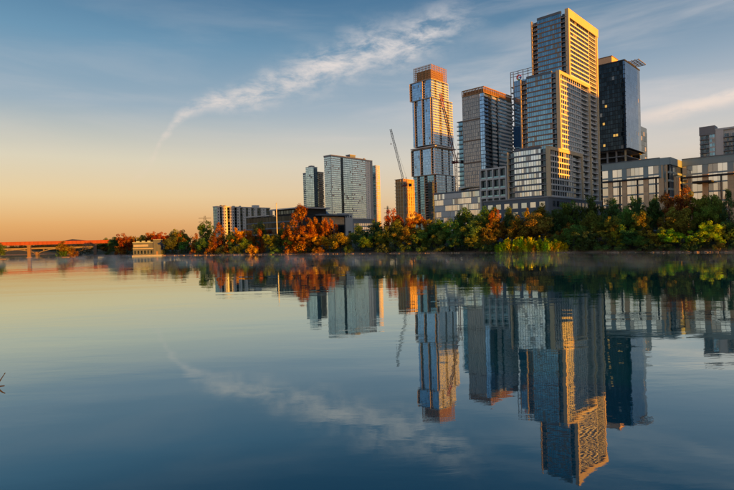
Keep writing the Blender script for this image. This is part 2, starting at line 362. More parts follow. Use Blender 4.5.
# ------------------------------------------------------------------ building kit
GR = R(43.0)
DR = Vector((math.sin(GR), math.cos(GR), 0)); DL = Vector((-math.cos(GR), math.sin(GR), 0)); ROT = math.pi/2-GR
def along(C, d, px, py):
    r = ray(px, py); return -(C.x*r.y - C.y*r.x)/(d.x*r.y - d.y*r.x)
class Bld:
    """a street-grid building: local +X runs along its right face, local +Y along its left face, origin at the near corner"""
    def __init__(s, name, label, pc, D, base=1.5, cat='building', group=None):
        C = at(pc[0], pc[1], D); s.C = C; s.base = base; s.H = C.z-base
        s.e = thing(name, label, cat, (C.x, C.y, base), ROT, group)
    def R(s, px, py): return along(s.C, DR, px, py)
    def L(s, px, py): return along(s.C, DL, px, py)
    def z(s, px, py, u=0, d=DR):
        """local height of pixel on the vertical line at distance u along d"""
        P = s.C + d*u; r = ray(px, py); return CAM.z + r.z/r.y*P.y - s.base
    def part(s, name, mb, mat, loc=(0, 0, 0)): return mb.build(name, M[mat] if isinstance(mat, str) else mat, s.e, loc)
    def core(s, x0, x1, y0, y1, z0, z1, mat='core', name='core_wall'): return s.part(name, MB().box(x0, x1, y0, y1, z0, z1), mat)
    def rows(s, name, mb, mat, zs):
        me = mb.mesh(name, M[mat])
        return [put(name, me, s.e, (0, 0, z)) for z in zs]
    def curtain(s, face, u0, u1, z0, n, fh, nb, mg='g_teal', mband='bluegrey', mm='bluegrey', band=0.8, d=0.0, mull=0.12, bandout=0.06, inset=1.2, mullout=0.03):
        """glass rows, spandrel bands and mullions on a face between u0 and u1"""
        zs = [z0+i*fh for i in range(n)]
        bw = (u1-u0)/nb
        g = MB()
        for i in range(nb): g.fbox(face, u0+i*bw+mull/2, u0+(i+1)*bw-mull/2, band, fh, d-inset, d-0.06)
        s.rows('window_row', g, mg, zs)
        s.rows('floor_band', MB().fbox(face, u0, u1, 0, band-0.01, d-inset, d+bandout), mband, zs)
        if mm:
            me = MB().fbox(face, -mull/2, mull/2, z0, z0+n*fh, d-0.2, d+mullout).mesh('mullion', M[mm])
            for i in range(nb+1):
                u = min(max(u0+i*bw, u0+mull/2+.01), u1-mull/2-.01)
                put('mullion', me, s.e, (u, 0, 0) if face[0] == 'R' else (0, u, 0))
    def balconies(s, face, u0, u1, z0, n, fh, mslab='pale', out=0.3, back=1.2, d=0.0, rail=1.0, thick=0.35):
        g = MB().fbox(face, u0, u1, 0, thick, d-back, d+out)
        g.fbox(face, u0, u1, rail+thick-0.08, rail+thick, d+out-0.1, d+out)
        k = max(2, int((u1-u0)/0.5))
        for i in range(k+1):
            u = u0+(u1-u0-0.05)*i/k; g.fbox(face, u, u+0.05, thick, rail+thick-0.08, d+out-0.08, d+out-0.03)
        s.rows('balcony', g, mslab, [z0+i*fh for i in range(n)])
    def recess(s, face, u0, u1, z0, n, fh, mg='g_dark', d=-1.2, nb=2):
        g = MB(); bw = (u1-u0)/nb
        for i in range(nb): g.fbox(face, u0+i*bw+0.08, u0+(i+1)*bw-0.08, 0.3, fh-0.3, d-0.3, d+0.08)
        s.rows('window_row', g, mg, [z0+i*fh for i in range(n)])
    def fin(s, name, face, u0, u1, z0, z1, d0, d1, mat): return s.part(name, MB().fbox(face, u0, u1, z0, z1, d0, d1), mat)
    def rooftop(s, x0, x1, y0, y1, z, n=4, h=(1.0, 2.4), seed=1):
        q = random.Random(seed)
        for i in range(n):
            w, l, hh = q.uniform(1.5, 4), q.uniform(1.5, 4), q.uniform(*h)
            x, y = q.uniform(x0+1, x1-w-1), q.uniform(y0+1, y1-l-1)
            mb = MB().box(x, x+w, y, y+l, z, z+hh).box(x+.2, x+w-.2, y+.2, y+l-.2, z+hh, z+hh+.25)
            s.part('roof_unit', mb, 'steel')
# ------------------------------------------------------------------ the stepped golden tower
A = at(567, 10, 320)
tB, tC = along(A, DR, 558, 70), along(A, DR, 548, 146)
Cc = A + DR*tC
class _N(Bld):
    def __init__(s): pass
n = Bld.__new__(Bld); n.base = 5.0; n.C = Vector((Cc.x, Cc.y, 0)); n.C = Vector((Cc.x, Cc.y, A.z)); n.H = A.z-5
n.e = thing('stepped_tower', 'tallest stepped glass tower with three setbacks and golden sunlit stone frame', 'tower', (Cc.x, Cc.y, 5.0), ROT)
xB, xA, XE = tB-tC, -tC, -tC+48.7
zA, zB, zC = 137.0, 98.0, 52.6
z1 = 24.0                                            # podium roof
LA, LB, LC = 22.8, 23.6, 25.0
n.core(1.5, XE, 1.5, LC-.5, 0, zC-1.0); n.core(xB+1.5, XE-.3, 1.5, LB-.5, zC-1.0, zB-1.0); n.core(xA+1.5, XE-.6, 1.5, LA-.5, zB-1.0, zA-2.0)
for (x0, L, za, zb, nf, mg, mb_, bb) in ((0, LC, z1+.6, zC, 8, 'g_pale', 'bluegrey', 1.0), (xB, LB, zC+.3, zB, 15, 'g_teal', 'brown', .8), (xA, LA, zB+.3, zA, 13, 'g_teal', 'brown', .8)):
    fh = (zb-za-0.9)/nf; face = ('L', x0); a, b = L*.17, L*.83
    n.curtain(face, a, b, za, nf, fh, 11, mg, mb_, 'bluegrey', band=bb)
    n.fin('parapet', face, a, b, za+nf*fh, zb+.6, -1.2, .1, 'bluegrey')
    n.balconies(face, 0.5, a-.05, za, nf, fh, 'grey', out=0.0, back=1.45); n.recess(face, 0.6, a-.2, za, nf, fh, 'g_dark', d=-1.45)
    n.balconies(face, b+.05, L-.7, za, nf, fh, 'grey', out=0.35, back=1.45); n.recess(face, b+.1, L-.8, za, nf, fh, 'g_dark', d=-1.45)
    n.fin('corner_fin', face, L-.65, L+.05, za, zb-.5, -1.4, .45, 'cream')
# right face, lit by the low sun
FR = ('R', 0)
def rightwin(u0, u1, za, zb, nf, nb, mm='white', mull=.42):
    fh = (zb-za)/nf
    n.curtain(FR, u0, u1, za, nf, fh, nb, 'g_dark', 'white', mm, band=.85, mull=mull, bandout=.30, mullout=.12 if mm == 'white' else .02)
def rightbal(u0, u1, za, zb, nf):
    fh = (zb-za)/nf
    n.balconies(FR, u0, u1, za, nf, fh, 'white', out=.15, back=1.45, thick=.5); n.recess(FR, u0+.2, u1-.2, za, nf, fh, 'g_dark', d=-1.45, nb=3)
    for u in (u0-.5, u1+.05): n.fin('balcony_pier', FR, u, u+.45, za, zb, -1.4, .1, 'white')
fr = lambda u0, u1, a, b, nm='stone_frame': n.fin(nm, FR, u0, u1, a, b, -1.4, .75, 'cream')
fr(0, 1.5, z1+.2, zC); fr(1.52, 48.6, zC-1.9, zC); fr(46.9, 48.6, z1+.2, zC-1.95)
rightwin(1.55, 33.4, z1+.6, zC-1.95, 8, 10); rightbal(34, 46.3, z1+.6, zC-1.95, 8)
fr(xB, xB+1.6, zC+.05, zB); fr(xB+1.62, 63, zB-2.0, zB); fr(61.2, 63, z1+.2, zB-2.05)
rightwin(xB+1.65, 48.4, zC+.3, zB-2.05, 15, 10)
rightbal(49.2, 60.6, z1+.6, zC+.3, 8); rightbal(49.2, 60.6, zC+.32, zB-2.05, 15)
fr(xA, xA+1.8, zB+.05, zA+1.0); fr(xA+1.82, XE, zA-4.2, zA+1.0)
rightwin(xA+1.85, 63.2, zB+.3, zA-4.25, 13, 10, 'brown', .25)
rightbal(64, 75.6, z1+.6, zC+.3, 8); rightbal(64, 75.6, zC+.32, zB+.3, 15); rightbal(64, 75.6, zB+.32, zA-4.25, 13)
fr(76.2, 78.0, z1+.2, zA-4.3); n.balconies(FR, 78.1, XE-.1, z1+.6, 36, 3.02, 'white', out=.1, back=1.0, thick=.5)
n.rooftop(xA+6, XE-4, 5, LA-4, zA-2, 5, (2, 3.5), 4); n.rooftop(xB+3, xA-1, 4, LB-4, zB-1, 2, (1, 2), 5)
n.part('roof_mast', MB().tube((xA+5, 14, zA-2), (xA+5, 14, zA+4), .12, .06, 6), 'steel')
# podium with square windows
n.part('podium_wall', MB().box(-2.5, XE, -.6, 40, 0, z1), 'bluegrey')
pw = MB().fbox(('L', -2.5), 0, 3.2, 0, 2.9, -.05, .10).mesh('window', M['g_pale']); ps = MB().fbox(('L', -2.5), -.2, 3.4, -.25, -.02, -.05, .3).mesh('sill', M['pale'])
for r_ in range(4):
    for k in range(7):
        w_ = put('window', pw, n.e, (0, 1.4+k*5.4, 3.6+r_*5.1)); put('sill', ps, w_)
n.part('podium_coping', MB().box(-2.9, XE, -.9, 40.4, z1, z1+.5), 'grey')
for k in range(14):
    w_ = put('window', MB().fbox(('R', -.6), 3+k*5.3, 6.4+k*5.3, z1-5, z1-1.8, -.05, .1).mesh('window', M['g_dark']), n.e)

# ------------------------------------------------------------------ grey mullioned tower
b = Bld('mullioned_tower', 'grey brown tower with fine vertical mullions and bronze crown, left of the stepped tower', (483.5, 87), 454, 6, 'tower')
LL, LR_, H = b.L(462, 93), b.R(512, 97), b.H
b.core(1.2, LR_, 1.2, LL, 0, H-2)
za, nf = 0, 38; fh = (H-4.5)/nf
b.curtain(('L', 0), 4.2, LL, za, nf, fh, 15, 'g_bronze', 'grey', 'pale', band=.45, mull=.28, mullout=.22)
for px, py in ((471, 120.5), (472, 141), (473, 163)):
    zz = b.z(px, py, LL*.55, DL); b.fin('belt_course', ('L', 0), 4.0, LL+.2, zz, zz+1.0, -.2, .45, 'brown')
b.curtain(('L', 0), 0, 4.1, za, nf, fh, 2, 'g_blue', 'bluegrey', 'bluegrey', band=.5)
R_ = ('R', 0)
b.balconies(R_, .2, 9, za, nf, fh, 'grey', out=.9, back=1.1); b.recess(R_, .4, 8.8, za, nf, fh, 'g_blue', d=-1.2, nb=4)
b.curtain(R_, 9.1, 13, za, nf-7, fh, 2, 'g_navy', 'dark', None, band=.3, d=-.4)
b.curtain(R_, 13.1, 19.9, za, nf, fh, 4, 'g_aqua', 'white', None, band=1.5, bandout=.8, d=-.2)
b.curtain(R_, 20, 24, za, nf-7, fh, 2, 'g_navy', 'dark', None, band=.3, d=-.4)
for u0, u1 in ((24.1, 36.9), (37, LR_)):
    b.curtain(R_, u0, u1-.05, za, nf, fh, 7, 'g_aqua', 'white', None, band=1.5, bandout=.8, d=-.2)
me = MB().box(-.3, .3, -.3, .3, 0, 4.6).mesh('crown_post', M['copper'])
for k in range(15): put('crown_post', me, b.e, (0, .3+k*(LL-.4)/14, H-4.4))
for k in range(1, 25): put('crown_post', me, b.e, (k*LR_/25, 0, H-4.4))
b.part('crown_rail', MB().box(-.5, .4, -.5, LL, H+.2, H+.9).box(.42, LR_, -.5, .4, H+.2, H+.9).box(-.5, .4, -.5, LL, H-4.6, H-4.1).box(.42, LR_, -.5, .4, H-4.6, H-4.1), 'copper')
b.part('crown_wall', MB().box(.9, LR_-.5, .9, LL-.5, H-4.5, H-.6), 'brown')
b.rooftop(4, LR_-4, 4, LL-4, H-.6, 3, (1, 2), 9)

# ------------------------------------------------------------------ tower of shifted blocks
b = Bld('shifted_block_tower', 'tall tower of shifted stacked glass blocks topped by a bronze lattice crown', (431, 78.7), 631, 6, 'tower')
def jblock(bb, pc, pl, pr, z_lo, z_hi, cols, rcols, lo=False):
    P = at(pc[0], pc[1], 631)
    v = P - b.C; ox, oy = v.x*DR.x+v.y*DR.y, v.x*DL.x+v.y*DL.y
    L = along(P, DL, *pl); Rr = along(P, DR, *pr)
    b.core(ox+1.1, ox+Rr, oy+1.1, oy+L, z_lo, z_hi)
    nf = max(2, round((z_hi-z_lo-.6)/3.05)); fh = (z_hi-z_lo-.6)/nf
    fl, frr = ('L', ox), ('R', oy)
    edges = [0]+[x for c in cols for x in c]+[1]
    for i in range(0, len(edges), 2):
        u0, u1 = oy+edges[i]*L, oy+edges[i+1]*L
        if u1-u0 > .6: b.curtain(fl, u0, u1, z_lo, nf, fh, max(2, int((u1-u0)/1.6)), 'g_teal' if lo else 'g_blue', 'bluegrey' if lo else 'g_sky', None, band=.42, bandout=.02)
    for c in cols:
        u0, u1 = oy+c[0]*L+.1, oy+c[1]*L-.1
        b.balconies(fl, u0, u1, z_lo, nf, fh, 'pale', out=.5, back=1.0); b.recess(fl, u0, u1, z_lo, nf, fh, 'g_navy', d=-1.1, nb=2)
        b.fin('corner_fin', fl, u1+.05, u1+.55, z_lo, z_hi, -1, .6, 'cream')
    edges = [0]+[x for c in rcols for x in c]+[1]
    for i in range(0, len(edges), 2):
        u0, u1 = ox+edges[i]*Rr, ox+edges[i+1]*Rr
        if u1-u0 > .6: b.curtain(frr, u0, u1, z_lo, nf, fh, max(2, int((u1-u0)/2.6)), 'g_sky', 'white', 'white', band=.95, mull=.28, bandout=.15, mullout=.08)
    for c in rcols:
        u0, u1 = ox+c[0]*Rr+.1, ox+c[1]*Rr-.1
        b.balconies(frr, u0, u1, z_lo, nf, fh, 'white', out=.4, back=1.0, thick=.5); b.recess(frr, u0, u1, z_lo, nf, fh, 'g_dark', d=-1.1, nb=2)
    b.part('roof_slab', MB().box(ox-.4, ox+Rr, oy-.4, oy+L, z_hi, z_hi+.7), 'pale')
zz = lambda py: b.z(431, py)
jblock(b, (431, 78.7), (409.9, 84), (448, 82), zz(96.8), b.H, [(.30, .40), (.90, 1.0)], [(.18, .30), (.62, .74)])
jblock(b, (432.5, 96), (412.2, 103), (452.3, 100), zz(144), zz(97.2), [(.0, .10), (.40, .50), (.78, .88)], [(.30, .42), (.70, .80)])
jblock(b, (434.3, 148), (411.4, 150), (452.7, 150), zz(174), zz(147.6), [(.05, .13), (.50, .60), (.90, 1.0)], [(.36, .46), (.74, .82)])
jblock(b, (436.7, 174), (413, 176), (455, 174), 0, zz(174.4), [(.0, .1), (.38, .5), (.70, .80)], [(.46, .54), (.80, .9)], True)
P = at(434.3, 146, 631); v = P-b.C; ox, oy = v.x*DR.x+v.y*DR.y, v.x*DL.x+v.y*DL.y
b.part('terrace_slab', MB().box(ox-3.5, ox+41, oy-3.5, oy+33, zz(147.5)+.8, zz(147.5)+2.0), 'pale')
b.core(ox+4, ox+34, oy+4, oy+28, zz(147.5)+2.0, zz(144), 'core', 'terrace_wall')
# lattice crown
P = at(431, 64, 631); v = P-b.C; ox, oy = v.x*DR.x+v.y*DR.y, v.x*DL.x+v.y*DL.y
cl_, cr_ = along(P, DL, 413.8, 71), along(P, DR, 446, 70.3); hc = P.z-b.C.z
b.core(ox+3, ox+cr_-2, oy+3, oy+cl_-2, b.H, b.H+hc*.72, 'scaffold', 'crown_wall')
me = MB().box(-.28, .28, -.28, .28, 0, hc).mesh('crown_post', M['copper'])
for k in range(13): put('crown_post', me, b.e, (ox, oy+k*cl_/12, b.H+.7))
for k in range(1, 13): put('crown_post', me, b.e, (ox+k*cr_/12, oy, b.H+.7))
for k in range(7):
    z = b.H+1.5+k*(hc-2.6)/6.0
    b.part('crown_rail', MB().box(ox-.2, ox+.2, oy, oy+cl_, z, z+.55).box(ox+.22, ox+cr_, oy-.2, oy+.2, z, z+.55), 'copper')

# ------------------------------------------------------------------ wide white-banded tower on the left
b = Bld('banded_tower', 'wide teal glass tower crossed by white balcony bands, right of the faceted slim tower', (331, 155), 918, 8, 'tower')
LL, LR_, H = b.L(324, 157), b.R(372, 162), b.H
b.core(1.2, LR_-.3, 1.2, LL, 0, H-.5)
nf = 40; fh = (H-2.5)/nf
b.curtain(('L', 0), 0, LL, 0, nf, fh, 8, 'g_aqua', 'white', 'white', band=.9, mull=.3, bandout=.6)
u1, u2, u3 = b.R(341.5, 200), b.R(344, 200), b.R(353, 200); u4 = b.R(366, 180)
b.curtain(R_, 0, u1, 0, nf, fh, 8, 'g_aqua', 'white', None, band=1.2, bandout=.6)
b.curtain(R_, u1+.1, u2, 0, nf, fh, 2, 'g_navy', 'dark', None, band=.4, d=-.5)
b.curtain(R_, u2+.1, u3, 0, nf, fh, 7, 'g_aqua', 'bluegrey', 'pale', band=.9, mull=.5)
b.curtain(R_, u3+.1, u4, 0, nf, fh, 11, 'g_aqua', 'white', None, band=1.5, bandout=.9, d=-.2)
b.curtain(R_, u4+.1, LR_-6, 0, nf, fh, 3, 'g_dark', 'white', 'white', band=1.3, mull=2.4, bandout=.3, mullout=.32)
b.fin('corner_fin', R_, LR_-5.9, LR_, 0, H-1, -1.1, .9, 'grey')
b.part('parapet', MB().box(-.8, LR_+.3, -.8, LL+.2, H-2.4, H), 'grey'); b.part('parapet_cap', MB().box(-1.4, LR_*.82, -1.4, LL+.6, H, H+.7), 'pale')
up = b.R(353.5, 157); b.part('penthouse', MB().box(up-4, up+10, 5, 15, H+.7, H+6.0), 'bluegrey'); b.part('penthouse_roof', MB().box(up-5, up+11, 4, 16, H+6, H+6.8), 'grey')
b.rooftop(LR_*.8, LR_-2, 2, 14, H+.7, 3, (1.5, 3), 3)

b = Bld('slender_tower', 'narrow golden tower edge showing behind the wide banded tower', (375.3, 166), 1010, 8, 'tower')
LR_, H = b.R(379.6, 168), b.H
b.core(1.2, LR_, 1.2, 24, 0, H-1, 'cream'); nf = 36; fh = H/nf
b.curtain(R_, 0, LR_, 0, nf, fh, 3, 'g_office', 'cream', 'cream', band=1.5, mull=1.2, bandout=.2)
b.curtain(('L', 0), 0, 24, 0, nf, fh, 8, 'g_teal', 'pale', None, band=.9); b.part('parapet', MB().box(-.3, LR_+.3, -.3, 24.3, H, H+1.2), 'cream')

# faceted slim tower
c0 = at(311.5, 167.5, 1000); e = thing('faceted_tower', 'slim faceted teal tower with lower side wings, leftmost high tower', 'tower', (c0.x, c0.y, 8), ROT)
H = c0.z-8; rr = 11.5
octo = [(rr*math.cos(R(22.5+45*i)), rr*math.sin(R(22.5+45*i))) for i in range(8)]
MB().prism([(x*.93, y*.93) for x, y in octo], 0, H).build('core_wall', M['core'], e)
nf = 40; fh = (H-1)/nf
gm = MB(); bm_ = MB()
for i in range(8):
    p0, p1 = Vector((*octo[i], 0)), Vector((*octo[(i+1) % 8], 0))
    for k in range(3):
        a_, c_ = p0.lerp(p1, (k+.05)/3), p0.lerp(p1, (k+.95)/3)
        gm.prism([(a_.x, a_.y), (c_.x, c_.y), (c_.x*.95, c_.y*.95), (a_.x*.95, a_.y*.95)], .6, fh)
bm_.prism([(x*1.01, y*1.01) for x, y in octo], 0, .55)
g_, b_ = gm.mesh('window_row', M['g_aqua']), bm_.mesh('floor_band', M['teal'])
for i in range(nf): put('window_row', g_, e, (0, 0, i*fh)); put('floor_band', b_, e, (0, 0, i*fh))
MB().prism([(x*1.02, y*1.02) for x, y in octo], H-1, H).build('roof_slab', M['pale'], e); MB().box(-4, 4, -4, 4, H, H+3).build('roof_unit', M['grey'], e)
for (dx, dy, w, l, mt, gl_, dz) in ((-6, 9, 12, 9, 'bluegrey', 'g_aqua', 10), (8, -10, 13, 12, 'tan', 'g_office', 9)):
    h = H-dz; MB().box(dx, dx+w, dy, dy+l, 0, h).build('wing_wall', M[mt], e)
    nfw = int(h/3.6); gw = MB()
    for k in range(4): gw.box(dx+.4+k*w/4, dx+(k+1)*w/4-.4, dy-.15, dy+.1, 1.2, 3.3); gw.box(dx-.15, dx+.1, dy+.4+k*l/4, dy+(k+1)*l/4-.4, 1.2, 3.3)
    gwm = gw.mesh('window_row', M[gl_])
    for i in range(nfw): put('window_row', gwm, e, (0, 0, i*3.6))
    MB().box(dx-.3, dx+w+.3, dy-.3, dy+l+.3, h, h+.9).build('wing_parapet', M['pale'], e)

# ------------------------------------------------------------------ long pale apartment slab
b = Bld('apartment_slab', 'long pale apartment block with dark vertical window strips above the left trees', (217, 206), 700, 6)
LL, LR_, H = b.L(213, 207), b.R(270, 206), b.H
b.core(.8, LR_, .8, LL, 0, H-.3, 'pale')
nf = 13; fh = (H-1.4)/nf
b.curtain(('L', 0), 0, LL, 0, nf, fh, 4, 'g_teal', 'teal', 'teal', band=.8)
k = 0; u = 0.0
for wd, kind in ((4, 'p'), (3, 'w'), (8, 'p'), (4, 'w'), (7, 'p'), (4, 'w'), (5, 'p'), (4, 'w'), (5, 'p'), (4, 'w'), (5, 'p'), (4, 'w'), (6, 'p'), (6, 'w'), (9, 'p'), (7, 'w')):
    if u+wd > LR_: break
    if kind == 'p':
        b.fin('wall_pier', R_, u, u+wd-.05, 0, H-1.3, -.7, .3, 'pale')
        gm = MB()
        for q in range(max(1, int(wd/3.5))): gm.fbox(R_, u+.8+q*3.4, u+2.2+q*3.4, 1.0, 2.6, .2, .34)
        b.rows('window_row', gm, 'g_dark', [i*fh for i in range(nf)])
    else: b.curtain(R_, u, u+wd-.05, 0, nf, fh, 2, 'g_navy', 'bluegrey', None, band=.5, d=-.3, inset=.4)
    u += wd
b.part('parapet', MB().box(-.4, LR_+.2, -.6, LL+.2, H-1.25, H), 'pale'); b.part('penthouse', MB().box(LR_*.70, LR_*.80, 2, 8, H, H+3.2), 'pale'); b.rooftop(5, LR_*.65, 1, LL, H, 5, (.8, 1.6), 12) if LL > 8 else None
b.part('side_wing', MB().box(LR_-.2, LR_+6, 2, LL, 0, H-3), 'grey')
# ------------------------------------------------------------------ library with dark terraces
b = Bld('library', 'low dark terraced library with pale roof overhangs behind the orange cypress', (300, 206.5), 430, 4)
LL, LR_, H = b.L(247, 216), b.R(346, 214), b.H
b.core(1.5, LR_, 1.5, LL, 0, H-6, 'dark')
zt = b.z(258, 217, b.L(258, 217), DL)
nf = 5; fh = (zt-1)/nf
b.curtain(('L', 0), 2, LL, 0, nf, fh, 16, 'g_navy', 'bluegrey', 'dark', band=1.1, bandout=.8)
l2 = b.L(272, 213); b.part('upper_storey', MB().box(3, LR_*.6, 3, l2, zt, zt+4.4), 'dark')
gm = MB()
for k in range(9): gm.box(2.8, 3.1, 4+k*(l2-5)/9, 3.4+(k+1)*(l2-5)/9, zt+.8, zt+3.6)
b.part('window_row', gm, 'g_dark')
b.part('roof_overhang', MB().box(-1.5, LR_*.62, -1, l2+2, zt+4.4, zt+5.3), 'pale'); b.part('terrace_roof', MB().box(-2, 4, l2+2.1, LL+2, zt, zt+.9), 'pale')
b.part('pitched_roof', MB().prism([(0, 0)], 0, 0) if 0 else MB().quad((2, 2, zt+5.4), (LR_*.55, 2, zt+6.5), (LR_*.55, 12, H+1.2), (2, 12, H)).quad((2, 12, H), (LR_*.55, 12, H+1.2), (LR_*.55, 20, zt+5.4), (2, 20, zt+5.4)).quad((LR_*.55, 2, zt+5.4), (LR_*.55, 20, zt+5.4), (LR_*.55, 12, H+1.2)).quad((2, 20, zt+5.4), (2, 2, zt+5.4), (2, 12, H)), 'pale')
ua, ub = b.R(318, 214), b.R(345, 216)
za = b.z(330, 216, (ua+ub)/2, DR); zb2 = b.z(330, 224.5, (ua+ub)/2, DR)
b.part('flat_roof', MB().box(ua-1.5, ub+1, -4, 14, za, za+1.3), 'bluegrey')
st = MB().box(0, 2.55, -.25, 0, 0, 1.25).mesh('stone_panel', M['tan'])
nbp = max(1, int((ub-ua-4)/2.6)); nrow = max(1, int((za-zb2)/1.3))
for r_ in range(nrow):
    for k in range(nbp): put('stone_panel', st, b.e, (ua+4+k*2.6, -.05, zb2+r_*1.3))
b.part('ground_wall', MB().box(ua-2, ub, -.1, 1.4, 0, zb2-.05), 'dark')
gm = MB()
for k in range(7): gm.box(ua-1.5+k*(ub-ua)/7, ua-1.8+(k+1)*(ub-ua)/7, -.3, -.12, 2, zb2-1)
b.part('window_row', gm, 'g_navy')
for k in range(4):                                 # saw-tooth blue roof lights
    x = ua+1+k*4.2; m_ = MB().quad((x, 4, za+1.3), (x+4, 4, za+1.3), (x+2.0, 7.5, za+5.2)).quad((x+4, 4, za+1.3), (x+4, 11, za+1.3), (x+2.0, 7.5, za+5.2)).quad((x+4, 11, za+1.3), (x, 11, za+1.3), (x+2, 7.5, za+5.2)).quad((x, 11, za+1.3), (x, 4, za+1.3), (x+2, 7.5, za+5.2))
    b.part('roof_light', m_, 'roofmetal')

b = Bld('white_annex', 'small white cube building right of the tan stone library wall', (345, 213.5), 470, 4)
LR_, H = b.R(352.5, 214), b.H
b.part('wall', MB().box(0, LR_, 0, 10, 0, H), 'white'); b.part('roof_cap', MB().box(-.2, LR_+.2, -.2, 10.2, H, H+.5), 'pale'); b.part('doorway', MB().box(LR_*.4, LR_*.75, -.1, .3, 0, H*.45), 'core')
gm = MB()
for k in range(3): gm.box(.7+k*LR_/3.2, 2.0+k*LR_/3.2, -.1, .2, H-3.4, H-1.8)
b.part('window_row', gm, 'g_dark')
b = Bld('grey_hall', 'low grey flat-roofed hall beneath the wide banded tower', (353, 219), 560, 4)
LR_, H = b.R(373, 221), b.H
b.part('wall', MB().box(0, LR_, 0, 14, 0, H), 'grey'); b.part('roof_cap', MB().box(-.4, LR_+.4, -.4, 14.4, H, H+.6), 'pale')
b.curtain(R_, .5, LR_-.5, 2, max(1, int((H-3)/4)), 4.0, 9, 'g_office', 'pale', 'pale', band=1.4, d=.3, inset=.28, mull=.4)

pl = at(276.3, 203.5, 405); pz = gz(pl.x, pl.y)
e = thing('lamp_mast', 'tall pale pole rising out of the trees before the dark library', 'pole', (pl.x, pl.y, pz))
MB().tube((0, 0, 0), (0, 0, pl.z-pz), .42, .30, 8).build('shaft', M['pale'], e); MB().tube((0, 0, pl.z-pz), (0, 0, pl.z-pz+.5), .5, .2, 8).build('cap', M['grey'], e)

# ------------------------------------------------------------------ raw concrete tower going up, and two luffing cranes
b = Bld('unfinished_tower', 'orange sunlit unfinished concrete core beneath the tall grey crane', (402.8, 179), 616, 5)
LL, LR_, H = b.L(398.3, 181), b.R(414, 178), b.H
b.part('core_wall', MB().box(.9, LR_-.5, .9, LL+5, 0, H), 'scaffold')
nf = 18; fh = H/nf
b.rows('floor_slab', MB().box(-.4, LR_, -.4, LL+5.5, 0, .45), 'cream', [i*fh for i in range(nf+1)])
me = MB().box(-.3, .3, -.3, .3, 0, H).mesh('column', M['cream'])
for k in range(6): put('column', me, b.e, (.2+k*(LR_-.6)/5, -.05, 0))
for k in range(1, 4): put('column', me, b.e, (.0, k*(LL+4)/3, 0))
q = random.Random(3)
for i in range(nf):
    for k in range(5):
        if q.random() < .62: b.part('formwork_panel', MB().box(.55+k*(LR_-.6)/5, -.1+(k+1)*(LR_-.6)/5, -.15, .2, i*fh+.5, i*fh+fh*q.uniform(.6, .95)), 'scaffold')
def lattice(mb, p0, p1, w, seg, r=.09, axis=None):
    p0, p1 = Vector(p0), Vector(p1); d = (p1-p0).normalized(); a = (axis or Vector((0, 0, 1)) if abs(d.z) < .95 else Vector((1, 0, 0)))
    s_ = d.cross(a).normalized(); a = s_.cross(d)
    cs = [(s_*i+a*j)*(w/2) for i, j in ((-1, -1), (1, -1), (1, 1), (-1, 1))]
    for c in cs: mb.tube(p0+c, p1+c, r, r, 4)
    for k in range(seg):
        q0, q1 = p0.lerp(p1, k/seg), p0.lerp(p1, (k+1)/seg)
        for i in range(4):
            mb.tube(q0+cs[i], q1+cs[(i+1) % 4] if k % 2 else q1+cs[i-1], r*.7, r*.7, 4)
            mb.tube(q0+cs[i], q0+cs[(i+1) % 4], r*.7, r*.7, 4)
def crane(label, foot, hub, tip, mast_mat, jib_mat, D, w=1.9, cabmat='redsteel'):
    hub_, tip_ = at(*hub, D), at(*tip, D-6); b0 = gz(hub_.x, hub_.y)
    e = thing('luffing_crane', label, 'crane', (hub_.x, hub_.y, b0))
    o = Vector((hub_.x, hub_.y, b0)); h = hub_-o; tp = tip_-o
    m_ = MB(); lattice(m_, (0, 0, 0), h, w, 22, .2); m_.build('mast', M[mast_mat], e)
    MB().box(-2.2, 2.2, -2.2, 2.2, h.z, h.z+1.2).build('slewing_ring', M[cabmat], e)
    m_ = MB(); lattice(m_, h+Vector((0, 0, 1.5)), tp, 1.9, 24, .22); m_.build('jib', M[jib_mat], e)
    back = Vector((-(tp-h).x, 0, 0)).normalized(); m_ = MB(); ce = h+back*6.5+Vector((0, 0, 1.6)); lattice(m_, h+Vector((0, 0, 1.6)), ce, 1.6, 4, .15); m_.build('counter_jib', M[cabmat], e)
    MB().box(ce.x-1.6, ce.x+1.6, -1.4, 1.4, ce.z-2.2, ce.z+.8).build('counterweight', M['dark'], e)
    ap = h+back*2.2+Vector((0, 0, 10)); m_ = MB(); lattice(m_, h+back*1+Vector((0, 0, 1.5)), ap, 1.0, 5, .12); m_.build('apex_frame', M[jib_mat], e)
    MB().tube(ap, tp, .09, .09, 4).tube(ap, ce, .09, .09, 4).build('stay_cable', M['dark'], e)
    cb = h-back*2.6; MB().box(cb.x-1, cb.x+1, -1.8, .3, h.z-.8, h.z+1.8).build('cab', M[cabmat], e)
    MB().box(cb.x-.9, cb.x+.9, -1.9, -1.78, h.z+.2, h.z+1.6).build('cab_window', M['g_dark'], e)
    MB().tube(tp, tp-Vector((0, 0, 16)), .07, .07, 4).build('hoist_cable', M['dark'], e); MB().box(tp.x-.5, tp.x+.5, tp.y-.5, tp.y+.5, tp.z-17.2, tp.z-16).build('hook_block', M['redsteel'], e)
    return e
crane('tall grey luffing crane with red cab above the orange unfinished tower', None, (404.5, 186), (390.6, 129), 'steel', 'steel', 603)
crane('dark red luffing crane leaning in front of the shifted block tower', None, (455.8, 163), (440.2, 93.5), 'redsteel', 'redsteel', 515)

